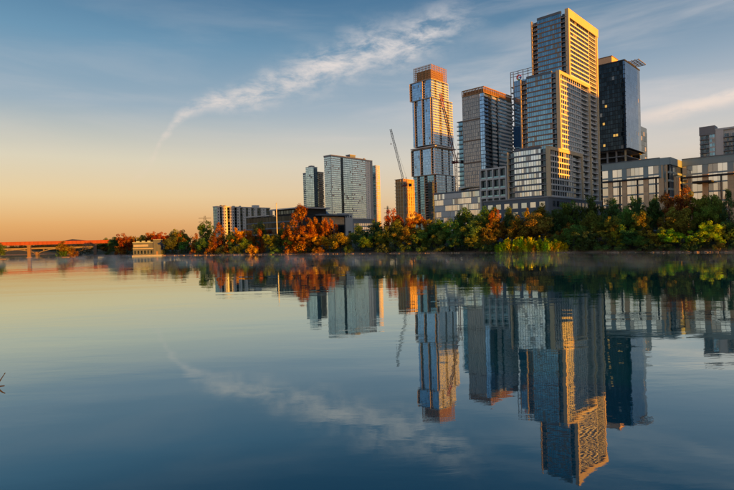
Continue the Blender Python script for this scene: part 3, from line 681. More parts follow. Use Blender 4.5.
# ------------------------------------------------------------------ teal balcony tower sliver
b = Bld('balcony_tower', 'narrow teal balcony tower half hidden left of the grey mullioned tower', (471, 120), 535, 6, 'tower')
LL, H = b.L(457, 123.5), b.H
b.core(1.2, 7.5, 1.2, LL-1, 0, H); nf = 26; fh = H/nf
b.balconies(('L', 0), 0, LL, 0, nf, fh, 'teal', out=.8, back=1.1, thick=.6); b.recess(('L', 0), .4, LL-1, 0, nf, fh, 'g_teal', d=-1.1, nb=7)
b.part('roof_slab', MB().box(-.5, 7.8, -.5, LL, H, H+.8), 'grey')

# ------------------------------------------------------------------ sail tower under construction with multicolour sign
b = Bld('framed_tower', 'blue glass tower with open steel top frame and multicoloured sign behind the stepped tower', (538, 65.5), 470, 6, 'tower')
LL, H = b.L(510.2, 72), b.H
zg = b.z(515, 81, LL*.8, DL)
b.core(1.3, 22, 1.3, LL-3.2, 0, zg-1)
nf = 28; fh = zg/nf
b.curtain(('L', 0), 0, LL-3.4, 0, nf, fh, 10, 'g_sky', 'bluegrey', 'bluegrey', band=.6)
b.rows('floor_slab', MB().box(-.3, 22, LL-3.3, LL, 0, .4), 'pale', [i*fh for i in range(nf)])
me = MB().box(-.25, .25, -.25, .25, 0, H).mesh('steel_column', M['steel'])
for y_ in (LL-.3, LL-3): put('steel_column', me, b.e, (0, y_, 0))
me = MB().box(-.25, .25, -.25, .25, 0, H-zg).mesh('steel_column', M['steel'])
for k in range(5): put('steel_column', me, b.e, (0, k*(LL-3)/5, zg))
for z in (zg+4, H-.4, (zg+H)/2+2): b.part('steel_beam', MB().box(-.2, .2, 0, LL, z, z+.45), 'steel')
b.part('roof_slab', MB().box(.3, 22, 0, LL-3, zg-1, zg-.2), 'grey')
yb0, yb1 = b.L(521.5, 135), b.L(513.5, 135)
zb0 = b.z(517, 147, (yb0+yb1)/2, DL); zb1 = b.z(517, 126.5, (yb0+yb1)/2, DL)
gm = MB()
for r_ in range(5):
    for k in range(3): gm.fbox(('L', 0), yb0+k*(yb1-yb0)/3+.05, yb0+(k+1)*(yb1-yb0)/3-.05, zb0+r_*(zb1-zb0)/5+.05, zb0+(r_+1)*(zb1-zb0)/5-.05, .04, .3)
b.part('blue_cladding', gm, 'bluepanel')
# round letter made of four coloured arcs, like the one glimpsed on the parapet
yc = b.L(519.3, 76); zc = b.z(519.3, 77.5, yc, DL); rr = 2.5
for a0, a1, mt in ((100, 215, 'lr'), (215, 245, 'ly'), (30, 100, 'lr'), (245, 300, 'lg'), (300, 360, 'lb')):
    m_ = MB(); st_ = max(2, int((a1-a0)/12))
    for k in range(st_):
        t0_, t1_ = R(a0+(a1-a0)*k/st_), R(a0+(a1-a0)*(k+1)/st_)
        pr = [(rr*math.cos(t0_), rr*math.sin(t0_)), (rr*math.cos(t1_), rr*math.sin(t1_)), (.62*rr*math.cos(t1_), .62*rr*math.sin(t1_)), (.62*rr*math.cos(t0_), .62*rr*math.sin(t0_))]
        f_ = [(-.9, yc-c, zc+s) for c, s in pr]; bk = [(-.4, yc-c, zc+s) for c, s in pr]
        m_.quad(*f_); m_.quad(*bk[::-1])
        for i in range(4): m_.quad(f_[i], f_[(i+1) % 4], bk[(i+1) % 4], bk[i])
    b.part('sign_arc', m_, mt)
b.part('sign_bar', MB().box(-.9, -.4, yc-rr, yc-.2, zc-.6, zc+.6), 'lb')

# ------------------------------------------------------------------ pale banded office podium with roof canopy, terrace frame
b = Bld('banded_office', 'low pale glass office with staggered horizontal bands below the grey mullioned tower', (496, 187.5), 400, 5)
LL, LR_, H = b.L(434.3, 198), b.R(507, 190), b.H
b.core(1.0, 24, 1.0, LL-.5, 0, H-.4, 'grey')
nf = 8; fh = (H-1.2)/nf; q = random.Random(11)
for i in range(nf):
    u = 0.0
    while u < LL-.5:
        w = min(q.uniform(3.5, 9), LL-u)
        dd = q.choice((0, .25, .5)); mt = q.choice(('g_pale', 'white', 'white', 'g_pale', 'g_office'))
        gm = MB(); k = max(2, int(w/1.5))
        for j in range(k): gm.fbox(('L', 0), u+.05+j*w/k, u-.05+(j+1)*w/k, i*fh+.7, (i+1)*fh-.05, -.8, dd)
        b.part('glazed_panel', gm, mt); u += w
    b.fin('floor_band', ('L', 0), 0, LL, i*fh, i*fh+.62, -.9, .15, 'pale')
b.part('parapet', MB().box(-.3, 24, -.3, LL+.2, H-1.1, H), 'bluegrey')
b.curtain(R_, 0, LR_+6, 0, nf, fh, 5, 'g_dark', 'bluegrey', 'bluegrey', band=.8)
# curved roof canopy on posts
y0_, y1_ = b.L(489, 190), b.L(456, 191); zc0 = b.z(470, 190.5, b.L(470, 190), DL)
m_ = MB(); K = 14
for k in range(K):
    for s_ in (0, 1): pass
    t0_, t1_ = k/K, (k+1)/K
    def pr(t): y = y0_+(y1_-y0_)*t; w = 3.0+5.5*math.sin(math.pi*min(1, t*.9+.1)); return y, w, zc0+1.6+.9*math.sin(math.pi*t)
    ya, wa, za_ = pr(t0_); yb_, wb, zb_ = pr(t1_)
    top = [(5-wa, ya, za_), (5-wb, yb_, zb_), (9, yb_, zb_+.5), (9, ya, za_+.5)]; bot = [(x, y, z-.45) for x, y, z in top]
    m_.quad(*top); m_.quad(*bot[::-1]); m_.quad(top[0], bot[0], bot[1], top[1]); m_.quad(top[2], bot[2], bot[3], top[3])
b.part('roof_canopy', m_, 'cream')
for k in range(4): b.part('canopy_post', MB().tube((4.5, y0_+2+k*(y1_-y0_-4)/3, H), (4.5, y0_+2+k*(y1_-y0_-4)/3, zc0+1.4), .18, .18, 6), 'pale')
b.part('lift_cabin', MB().box(8, 14, y1_-3, y1_+3, H, zc0+4.5), 'white')

b = Bld('terrace_frame', 'pale concrete framed terrace block between mullioned tower and stepped tower', (506, 166), 380, 5)
LL, H = b.L(479.3, 171), b.H
zlo = b.z(492, 190, LL/2, DL)
b.core(2.4, 16, .6, LL-.4, 0, H-.5, 'bluegrey')
zs_ = [zlo-6, zlo, (zlo+H)/2-.6, H-1.2]
for z in zs_: b.fin('frame_beam', ('L', 0), 0, LL, z, z+1.2, -2.3, .0, 'white')
for k in range(5): b.fin('frame_post', ('L', 0), k*(LL-1.0)/4, k*(LL-1.0)/4+1.0, 0, H-1.25, -2.2, -.06, 'white')
for r_ in range(3):
    for k in range(4):
        u = 1.2+k*(LL-1.0)/4; b.fin('window', ('L', 2.4), u, u+(LL-1)/4-1.4, zs_[r_]+1.6, zs_[r_+1]-.6, -.1, .15, 'g_dark')
        b.fin('railing', ('L', 0), u, u+(LL-1)/4-1.4, zs_[r_]+1.25, zs_[r_]+2.2, -.5, -.42, 'g_teal')

# ------------------------------------------------------------------ dark glass tower on the right
b = Bld('dark_glass_tower', 'dark navy glass tower with rooftop steel grid right of the stepped tower', (624.5, 59), 400, 6, 'tower')
LL, LR_, H = 30.0, b.R(639.7, 70), b.H
zl = b.z(625, 149)
b.core(.8, LR_, .8, LL, zl, H-.5)
nf = 20; fh = (H-zl-1)/nf
b.curtain(('L', 0), 0, LL, zl, nf, fh, 16, 'g_navy', 'dark', 'dark', band=.5, bandout=.04, mull=.18)
b.curtain(R_, 0, LR_, zl, nf, fh, 18, 'g_deep', 'g_deep', None, band=.35, bandout=-.04, mull=.06)
lw = MB().fbox(('L', 0), 0, 1.5, .6, 2.4, -.05, .02).mesh('lit_window', M['lit'])
q = random.Random(21)
for k in range(6):
    i = int(q.triangular(0, 12, 1)); put('lit_window', lw, b.e, (0, .2+1.875*q.randint(0, 11), zl+i*fh))
b.part('parapet', MB().box(-.15, LR_, -.15, LL, H-1, H), 'dark')
nl = 6; fl_ = zl/14
b.rows('floor_slab', MB().box(-.2, LR_, -.2, LL, 0, .5), 'grey', [zl-.6-fl_*i for i in range(14)])
b.core(6, LR_-3, 6, LL-3, 0, zl-.1, 'core')
for k in range(5):
    b.part('column', MB().box(.2, 1.1, .4+k*6.5, 1.5+k*6.5, 0, zl-.62), 'cream' if k in (0, 3) else 'grey')
b.part('deck_canopy', MB().box(-3.5, LR_, -3.0, LL, zl-.1, zl+.35), 'dark')
zan = b.z(637, 125, LR_, DR)
ue = b.R(646.5, 126); b.part('annex_wall', MB().box(LR_+.1, ue+6, 1.5, 16, 0, zan), 'g_dark')
nfa = int(zan/4); gm = MB()
for k in range(6): gm.box(LR_+.5+k*(ue+5.5-LR_)/6, LR_+.2+(k+1)*(ue+5.5-LR_)/6, 1.3, 1.6, .5, 3.9)
b.rows('window_row', gm, 'g_dark', [i*4 for i in range(nfa)])
# penthouse and rooftop grid
b.part('penthouse', MB().box(12, 26, 13, 25, H-.4, b.z(607, 55.5, 15, DL)+2.0), 'tan'); b.part('penthouse_cap', MB().box(11.7, 26.3, 12.7, 25.3, b.z(607, 55.5, 15, DL)+2.0, b.z(607, 55.5, 15, DL)+2.5), 'brown')
zr_ = H+3.6
for k in range(6): b.part('grid_beam', MB().box(22+k*3.6, 22.4+k*3.6, -3.5, 4, zr_, zr_+.5), 'steel')
for k in range(4): b.part('grid_beam', MB().box(21.5, 41, -3.5+k*2.4, -3.1+k*2.4, zr_+.52, zr_+.95), 'steel')
for x_ in (23, 30, LR_-2): b.part('grid_post', MB().tube((x_, 3, H-.5), (x_, 3, zr_), .2, .2, 6), 'steel')

# ------------------------------------------------------------------ limestone and glass office pair on the right
def office(name, label, pc, D, Lpx, Rpx, piers, LLfix=None, twin=None):
    b = Bld(name, label, pc, D, 4)
    LL = LLfix or b.L(*Lpx); LR_ = b.R(*Rpx) if Rpx else 30
    return b, LL, LR_
b, LL, LR_ = office('limestone_office', 'glass office with tan limestone piers and grey parapet behind the right trees', (670, 157), 255, (602, 164.3), (681.5, 160.2), None)
H = b.H
def office_face(b, u0, u1, H, pier_us, pw=2.2):
    f = ('L', 0); zt = H-5.2
    b.fin('parapet_panel', f, u0, u1, H-3.4, H, -1, .25, 'teal')
    b.fin('parapet_coping', f, u0, u1, H, H+.35, -1, .5, 'bluegrey')
    nf = 8; fh = (H-3.5)/nf
    edges = [u0]+[x for p_ in pier_us for x in (p_, p_+pw)]+[u1]
    for i in range(0, len(edges), 2):
        a_, c_ = edges[i], edges[i+1]
        if c_-a_ < .5: continue
        k = max(1, round((c_-a_)/2.1)); bw = (c_-a_)/k
        pn = MB().fbox(f, .06, bw-.06, .75, fh, -.9, -.05).mesh('window', M['g_office'])
        for r_ in range(nf):
            for j in range(k): put('window', pn, b.e, (0, a_+j*bw, r_*fh))
        b.rows('floor_band', MB().fbox(f, a_, c_, 0, .7, -.9, .02), 'teal', [r_*fh for r_ in range(nf)])
    sb = MB().fbox(f, 0, pw-.04, 0, 1.96, -.9, .55).mesh('stone_block', M['tan'])
    for p_ in pier_us:
        for r_ in range(int((H-8)/2.0)): put('stone_block', sb, b.e, (0, p_+.02, r_*2.0))
    zp_ = int((H-8)/2.0)*2.0
    for p_ in pier_us: b.fin('wall_panel', f, p_+.02, p_+pw-.02, zp_+.02, H-3.42, -.9, .08, 'teal')
    zb_ = H-9.6
    b.fin('shade_beam', f, u0, u1, zb_, zb_+.75, .56, 1.5, 'dark')
    for p_ in [(x+y)/2 for x, y in zip([u0]+pier_us, pier_us+[u1])][1:-1:1]: b.fin('shade_post', f, p_-.18, p_+.18, 0, zb_, .56, .9, 'dark')
b.core(1.0, LR_+14, 1.0, LL, 0, H-.3)
pus = [b.L(px, 185) for px in (661.5, 646, 624.5, 610.5)]
office_face(b, 4.5, LL, H, [x-1.1 for x in pus])
b.curtain(R_, 4.5, LR_, 0, 9, (H-3.5)/9, 6, 'g_dark', 'teal', 'bluegrey', band=1.0); b.fin('parapet_panel', R_, 0, LR_, H-3.4, H, -1, .25, 'teal'); b.fin('parapet_panel', ('L', 0), .25, 4.45, H-3.4, H, -1, .25, 'teal')
b.curtain(('L', 0), .3, 4.4, 0, 9, (H-3.5)/9, 3, 'g_dark', 'teal', 'bluegrey', band=1.0, d=-.3); b.curtain(R_, .3, 4.4, 0, 9, (H-3.5)/9, 3, 'g_dark', 'teal', 'bluegrey', band=1.0, d=-.3)
for u in (1.2, 3.2): b.fin('corner_column', ('L', 0), u, u+.6, 0, H-3.45, -.3, .4, 'tan')
for u in (5.5, 9, 13): b.fin('corner_column', R_, u, u+1.0, 0, H-9, .05, .9, 'tan')
E = b.C + DR*(LR_-.5) ; H1 = b.H
# twin: its river face starts where the first one's side face ends
b2 = Bld.__new__(Bld); LX = 62.0; P2 = E - DL*LX
b2.C = Vector((P2.x, P2.y, b.C.z)); b2.base = 4; b2.H = H1+.6
b2.e = thing('limestone_office', 'second limestone pier office, cut off by the right edge', 'building', (P2.x, P2.y, 4), ROT)
b2.core(1.0, 40, 1.0, LX-.2, 0, H1+.2)
pus = [b2.L(px, 185) for px in (731, 705.5)]
office_face(b2, 0, LX-.3, H1+.6, [8.0, 20.0]+[x-1.3 for x in pus], 2.6)
b2.part('entrance_canopy', MB().fbox(('L', 0), LX-14, LX-6, H1-12, H1-11.3, 0.06, 7), 'dark')
b2.curtain(R_, .5, 40, 0, 8, (H1-3)/8, 14, 'g_office', 'teal', 'bluegrey', band=1.2)

# balcony apartments at the upper right
b = Bld('balcony_apartments', 'grey and white balcony apartment block above the offices, at the right edge', (772, 121), 330, 6)
LL, H = b.L(699.3, 127.5), b.H
b.core(1.2, 20, 1.2, LL, 0, H-1, 'white')
nf = 22; fh = (H-3.4)/nf; f = ('L', 0); q = random.Random(5)
seg = [(LL-5.2, LL-.2, 'b'), (LL-8.8, LL-5.4, 'w'), (LL-13.4, LL-9, 'p'), (LL-17.6, LL-13.6, 'b'), (LL-22, LL-17.8, 'b'), (LL-27, LL-22.2, 'p'), (LL-34, LL-27.2, 'w'), (LL-42, LL-34.2, 'b'), (.2, LL-42.2, 'w')]
for u0, u1, k in seg:
    if u1 <= u0: continue
    if k == 'p': b.fin('wall_panel', f, u0, u1, 0, H-1.2, -1.1, .1, 'white')
    elif k == 'w': b.curtain(f, u0, u1, 0, nf, fh, max(2, int((u1-u0)/1.6)), 'g_teal', 'white', 'white', band=1.1, mull=.3)
    else:
        b.balconies(f, u0, u1, 0, nf, fh, 'grey', out=1.2, back=1.1, thick=.4); b.recess(f, u0+.2, u1-.2, 0, nf, fh, 'g_dark', d=-1.1, nb=3)
b.part('parapet', MB().box(-.2, 20, 0, LL-8.9, H-1.2, H), 'white'); b.part('stair_tower', MB().box(-.3, 9, LL-8.8, LL+.1, H-3.3, H+2.4), 'grey')

# ------------------------------------------------------------------ pump house on the left bank
b = Bld('pump_house', 'small stained pale concrete pump house with painted-in shade, standing at the left waterline', (153.4, 240), 425, .4)
b.e.rotation_euler = (0, 0, R(10))
wW, H = 15.5, b.H
b.part('wall', MB().box(-wW, 0, 0, 9, 0, H*.84), 'shadedpale'); b.part('tower_wall', MB().box(.02, 5.6, -.7, 8, 0, H), 'shadedpale'); b.part('roof_cap', MB().box(-wW-.3, -.02, -.3, 9.3, H*.84, H*.84+.5), 'teal'); b.part('tower_cap', MB().box(-.2, 5.9, -1, 8.3, H, H+.4), 'teal')
b.part('ledge', MB().box(-wW-.2, -.03, -.35, -.02, H*.45, H*.45+.4), 'pale'); b.part('plinth', MB().box(-wW-.6, 6.2, -1.3, 9, -.6, .5), 'grey')
for k in range(6):
    b.part('window', MB().box(-wW+1+k*2.45, -wW+2.2+k*2.45, -.12, .15, H*.12, H*.34), 'g_dark')
for k in range(3): b.part('roof_unit', MB().box(-wW+2+k*4.2, -wW+4.2+k*4.2, 2, 5, H*.84+.5, H*.84+1.6), 'teal')
b.part('door', MB().box(2, 3.4, -.85, -.65, .5, 3.2), 'brown')
b.part('weathered_panel', MB().box(-wW+.5, -4.0, -.1, -.01, H*.58, H*.72), 'grey')

# ------------------------------------------------------------------ bridges
def place_line(p0, p1): p0, p1 = Vector(p0), Vector(p1); d = p1-p0; return d.length, math.atan2(d.y, d.x)
L_, a_ = place_line((-440, 455, 0), (-243, 545, 0))
e = thing('rail_bridge', 'long rusty red railway girder bridge lit by the sun at far left', 'bridge', (-440, 455, 0), a_)
zg0, zg1 = 12.2, 15.0
MB().box(0, L_, -.25, .25, zg0, zg1).build('girder', M['rust'], e); MB().box(0, L_, 3.2, 3.7, zg0, zg1).build('girder', M['rust'], e)
MB().box(0, L_, .3, 3.1, zg1-.8, zg1-.3).build('deck', M['rust'], e)
st = MB().box(-.15, .15, -.5, -.26, zg0+.1, zg1-.1).mesh('stiffener', M['rust'])
for k in range(int(L_/3.6)): put('stiffener', st, e, (1+k*3.6, 0, 0))
MB().box(0, L_, -.5, .6, zg1, zg1+.25).build('top_flange', M['rust'], e); MB().box(0, L_, -.5, .6, zg0-.25, zg0).build('bottom_flange', M['rust'], e)
def along_bridge(px, py, o=Vector((-440, 455, 0)), ang=a_):
    return along(o, Vector((math.cos(ang), math.sin(ang), 0)), px, py)
for px in (-40, 29, 95):
    u = along_bridge(px, 250)
    MB().prism([(u-1.3, -1.2), (u+1.3, -1.2), (u+1.3, 4.6), (u-1.3, 4.6)], 0.5, zg0-.95).build('pier', M['pier'], e)
    MB().box(u-1.9, u+1.9, -1.8, 5.2, zg0-.93, zg0-.27).build('pier_cap', M['pier'], e); MB().box(u-2.0, u+2.0, -2, 5.4, -2, .5).build('pier_base', M['pier'], e)
L_, a_ = place_line((-620, 590, 0), (-330, 700, 0))
e = thing('arch_bridge', 'low concrete arch road bridge behind the red railway bridge', 'bridge', (-620, 590, 0), a_)
zd = 8.4
MB().box(0, L_, 0, 9, zd-.6, zd+.5).build('deck', M['agedconc'], e); MB().box(0, L_, -.3, 0, zd+.5, zd+1.4).build('parapet', M['agedconc'], e)
ns = 7; sp = L_/ns
for k in range(ns):
    m_ = MB(); K = 14
    for i in range(K):
        t0_, t1_ = i/K, (i+1)/K; x0, x1 = k*sp+1.3+t0_*(sp-2.6), k*sp+1.3+t1_*(sp-2.6)
        h0, h1 = 2.0+5.2*math.sin(math.pi*t0_)**.7, 2.0+5.2*math.sin(math.pi*t1_)**.7
        m_.quad((x0, -.2, h0), (x1, -.2, h1), (x1, -.2, h1+.7), (x0, -.2, h0+.7)); m_.quad((x0, -.2, h0), (x0, 9, h0), (x1, 9, h1), (x1, -.2, h1))
        m_.quad((x0, -.2, h0+.7), (x1, -.2, h1+.7), (x1, 9, h1+.7), (x0, 9, h0+.7))
    m_.build('arch', M['agedconc'], e)
    for i in (2, 4, 10, 12): x0 = k*sp+1.3+i/K*(sp-2.6); MB().box(x0-.3, x0+.3, 0, 8.8, 2.6+5.2*math.sin(math.pi*i/K)**.7, zd-.6).build('spandrel_post', M['agedconc'], e)
for k in range(ns+1): MB().box(k*sp-1.3, k*sp+1.3, -1, 10, -2, 4.2).build('pier', M['pier'], e)

# lattice pylons
def pylon(label, top, D, w):
    P = at(*top, D); z0 = gz(P.x, P.y); h = P.z-z0
    e = thing('pylon', label, 'pylon', (P.x, P.y, z0), R(20), None)
    m_ = MB(); legs = [(-w, -w), (w, -w), (w, w), (-w, w)]; K = 9
    for i, (x, y) in enumerate(legs):
        m_.tube((x, y, 0), (x*.18, y*.18, h), .2, .14, 4)
        for k in range(K):
            f = lambda t: (1-.82*t); x2, y2 = legs[(i+1) % 4]; t0_, t1_ = k/K, (k+1)/K
            m_.tube((x*f(t0_), y*f(t0_), h*t0_), (x2*f(t1_), y2*f(t1_), h*t1_), .11, .11, 4); m_.tube((x*f(t1_), y*f(t1_), h*t1_), (x2*f(t1_), y2*f(t1_), h*t1_), .11, .11, 4)
    m_.build('tower_frame', M['dark'], e)
    for k, z in enumerate((h*.80, h*.93)): MB().box(-w*1.7, w*1.7, -.2, .2, z, z+.4).build('cross_arm', M['dark'], e)
    return e
pylon('dark lattice pylon above the trees left of the pale apartment slab', (204.8, 216), 540, 3.6)
pylon('thin lattice pylon between the banded tower and the unfinished tower', (387.5, 206), 620, 2.6)
# ------------------------------------------------------------------ unseen blocks added beyond the right edge to shade towers and bank trees
def block(P, w, l, h, mg='g_teal', mw='pale'):
    e = bpy.data.objects.new('shade_block', None); COL.objects.link(e); e.location = (P[0], P[1], 3); e.rotation_euler = (0, 0, ROT); e['kind'] = 'structure'
    MB().box(-w/2+.6, w/2-.6, -l/2+.6, l/2-.6, 0, h).build('wall', M['core'], e)
    nf = int(h/3.8); fh = h/nf
    me = MB().box(-w/2, w/2, -l/2, l/2, 0, 1.1).mesh('floor_band', M[mw]); g_ = MB()
    for k in range(10):
        x0, x1 = -w/2+k*w/10+.2, -w/2+(k+1)*w/10-.2; y0, y1 = -l/2+k*l/10+.2, -l/2+(k+1)*l/10-.2
        g_.box(x0, x1, -l/2+.1, -l/2+.7, 1.1, fh).box(x0, x1, l/2-.7, l/2-.1, 1.1, fh).box(-w/2+.1, -w/2+.7, y0, y1, 1.1, fh).box(w/2-.7, w/2-.1, y0, y1, 1.1, fh)
    g_ = g_.mesh('window_row', M[mg])
    for i in range(nf): put('floor_band', me, e, (0, 0, i*fh)); put('window_row', g_, e, (0, 0, i*fh))
    MB().box(-w/2-.2, w/2+.2, -l/2-.2, l/2+.2, h, h+1.2).build('parapet', M[mw], e)
sh = Vector((sd.x, sd.y, 0)).normalized(); tanel = math.tan(R(SUN_EL))
def shade(u, width, ztop, dist, depth, mg='g_teal'):
    """a block 'dist' metres towards the sun from the point u metres along the stepped tower's sunlit face"""
    P = Vector((Cc.x, Cc.y, 0)) + DR*u + sh*dist
    block((P.x, P.y), width, depth, ztop+dist*tanel-3, mg)
SHADES = [(61, 66, 96, 330, 40), (-4, 33, 56, 300, 40)]
for s_ in SHADES: shade(*s_)
NRM = Vector((DR.y, -DR.x, 0))
def grid_block(u, v, w, l, h, mg='g_teal'): P = DR*u+NRM*v; block((P.x, P.y), w, l, h, mg)
grid_block(417, 215, 66, 40, 158, 'g_blue'); grid_block(670, 150, 140, 45, 216, 'g_blue'); grid_block(264, 112, 50, 40, 30); grid_block(549, 200, 84, 40, 172, 'g_teal')

# ------------------------------------------------------------------ trees
def leaf_quads(mb, c, n, rx, rz, size, q, shell=(.6, 1.05)):
    for _ in range(n):
        u = q.uniform(-1, 1); a = q.uniform(0, 2*math.pi); s_ = math.sqrt(1-u*u); r_ = q.uniform(*shell)
        p_ = Vector((c[0]+rx*r_*s_*math.cos(a), c[1]+rx*r_*s_*math.sin(a), c[2]+rz*r_*u))
        nrm = Vector((s_*math.cos(a)+q.uniform(-.9, .9), s_*math.sin(a)+q.uniform(-.9, .9), u*.7+.35+q.uniform(-.7, .7))).normalized()
        t1 = nrm.orthogonal().normalized(); t1.rotate(Matrix.Rotation(q.uniform(0, 6.28), 3, nrm)); t2 = nrm.cross(t1)
        L, w = size*q.uniform(.6, 1.25), size*q.uniform(.4, .8)
        mb.quad(p_-t1*L*.5, p_+t2*w*.5, p_+t1*L*.5, p_-t2*w*.5)
def trunk_mesh(q, h, r, limbs, spread):
    mb = MB(); p_ = Vector((0, 0, -.6)); k = 5
    for i in range(k):
        p2 = Vector((q.uniform(-.25, .25)*i*.4, q.uniform(-.25, .25)*i*.4, h*(i+1)/k)); mb.tube(p_, p2, r*(1-i*.16), r*(1-(i+1)*.16), 7); p_ = p2
    for i in range(limbs):
        z = h*q.uniform(.35, .95); a = q.uniform(0, 6.28); s_ = Vector((0, 0, z)); m1 = s_+Vector((math.cos(a)*spread*.45, math.sin(a)*spread*.45, spread*.4)); m2 = m1+Vector((math.cos(a+.3)*spread*.5, math.sin(a+.3)*spread*.5, spread*.5))
        mb.tube(s_, m1, r*.42, r*.28, 6); mb.tube(m1, m2, r*.28, r*.08, 5)
    return mb.mesh('trunk', M['trunk'])
def crown_mesh(kind, seed):
    q = random.Random(seed); mb = MB()
    if kind == 'round':                         # 12 m tall, radius about 5
        for i in range(76):
            u = q.uniform(-.85, 1); a = q.uniform(0, 6.28); s_ = math.sqrt(max(0, 1-u*u)); rr = q.uniform(.45, 1.12)
            bump = 1+.18*math.sin(3*a+seed)+.12*math.sin(5*u+seed)
            c = (3.9*rr*s_*math.cos(a)*bump, 3.9*rr*s_*math.sin(a)*bump, 6.6+4.3*rr*u)
            br = q.uniform(.6, 1.6); leaf_quads(mb, c, int(84*br), br, br*.8, .50, q)
    elif kind == 'cone':                        # 14 m tall bald cypress
        for i in range(78):
            t_ = q.random()**1.25; z = 1.2+t_*12.0; rad = (1-t_)**.75*4.0+.35; a = q.uniform(0, 6.28); rr = q.uniform(.35, 1)*rad*(1+.22*math.sin(4*a+z*1.3+seed))
            br = q.uniform(.7, 1.25)*(1-.4*t_); leaf_quads(mb, (rr*math.cos(a), rr*math.sin(a), z), int(86*br), br, br*1.15, .42, q)
    elif kind == 'shrub':                       # 4 m tall, radius 3
        for i in range(26):
            a = q.uniform(0, 6.28); rr = 2.5*math.sqrt(q.random()); z = q.uniform(.4, 3.2)*(1-.35*(rr/2.5)**2)
            br = q.uniform(.6, 1.0); leaf_quads(mb, (rr*math.cos(a), rr*math.sin(a), z), int(80*br), br, br*.85, .36, q)
    elif kind == 'willow':                      # upright tongues, 6 m
        for i in range(30):
            a = q.uniform(0, 6.28); rr = 2.7*math.sqrt(q.random()); h = q.uniform(4.0, 6.2)*(1-.62*(rr/2.7)**2)
            for k in range(6):
                z = .3+h*k/6; br = (1.05-.12*k)*q.uniform(.8, 1.2); leaf_quads(mb, (rr*(1+.06*k)*math.cos(a), rr*(1+.06*k)*math.sin(a), z), int(34*br)+6, br, br*1.0, .42, q, (.3, 1.05))
    elif kind == 'irregular':                   # 12 m, leaning open crown
        lobes = [(q.uniform(-2.8, 2.8), q.uniform(-2.8, 2.8), q.uniform(4, 10.2), q.uniform(1.5, 2.6)) for _ in range(9)]
        for lx, ly, lz, lr in lobes:
            for i in range(8):
                u = q.uniform(-.9, 1); a = q.uniform(0, 6.28); s_ = math.sqrt(max(0, 1-u*u))
                br = q.uniform(.65, 1.2); leaf_quads(mb, (lx+lr*s_*math.cos(a), ly+lr*s_*math.sin(a), lz+lr*.8*u), int(88*br), br, br*.85, .48, q)
    return mb.mesh('crown', M['leaf'])
SIZE = {'round': (11.9, 5.3), 'cone': (13.8, 4.6), 'shrub': (4.0, 3.3), 'willow': (6.3, 3.4), 'irregular': (12.2, 5.0)}
crowns = {k: [crown_mesh(k, s_*13+5) for s_ in range(c)] for k, c in (('round', 5), ('cone', 3), ('shrub', 4), ('willow', 4), ('irregular', 4))}
q = random.Random(99)
trunks = {k: [trunk_mesh(q, *a_) for _ in range(2)] for k, a_ in (('round', (8, .36, 7, 3.2)), ('cone', (11, .38, 6, 1.6)), ('shrub', (1.6, .09, 6, 1.3)), ('willow', (2.4, .10, 8, 1.8)), ('irregular', (7.5, .34, 7, 3.2)))}
# foliage colours (the leaf's own colour)
LC_ = {'green': (.175, .285, .055), 'dark': (.120, .200, .060), 'olive': (.29, .26, .046), 'brown': (.30, .175, .034), 'rust': (.36, .125, .024), 'orange': (.46, .185, .026),
       'gold': (.54, .31, .025), 'yellow': (.74, .62, .018), 'lime': (.44, .56, .030), 'red': (.38, .10, .022), 'yolive': (.42, .34, .030), 'moss': (.230, .270, .048)}
WORD = {'green': 'green', 'dark': 'dark green', 'olive': 'olive', 'brown': 'brownish', 'rust': 'rust orange', 'orange': 'bright orange', 'gold': 'golden', 'yellow': 'bright yellow', 'lime': 'lime green', 'red': 'reddish', 'yolive': 'yellow olive', 'moss': 'moss green'}
KW = {'round': 'rounded tree', 'cone': 'conical tree', 'shrub': 'low shrub', 'willow': 'upright willow bush', 'irregular': 'loose-crowned tree'}
TREES = []
def shoreD(px):
    r = ray(px, 250); best = None
    for (x0, y0), (x1, y1) in zip(NORTH, NORTH[1:]):
        den = (x1-x0)*r.y-(y1-y0)*r.x
        if abs(den) < 1e-9: continue
        t_ = -(x0*r.y-y0*r.x)/den
        if 0 <= t_ <= 1:
            yy = y0+t_*(y1-y0)
            if yy > 50: best = yy if best is None else min(best, yy)
    return best or 540
def tree(px, top, hw, kind, col, back, zone=None, D=None, base=None, low=None):
    """a tree whose crown is centred on px with its top at 'top'; back = metres behind the waterline"""
    Y_ = D or shoreD(px)+back
    P = at(px, top, Y_); z0 = gz(P.x, P.y) if base is None else base
    h = max(1.5, P.z-z0+.4); w = hw*1.14/F_PX*Y_
    H0, W0 = SIZE[kind]
    TREES.append(dict(px=px, top=top, kind=kind, col=col, P=(P.x, P.y, z0), s=(w/W0, w/W0*q.uniform(.85, 1.1), h/H0), back=back))
T = tree
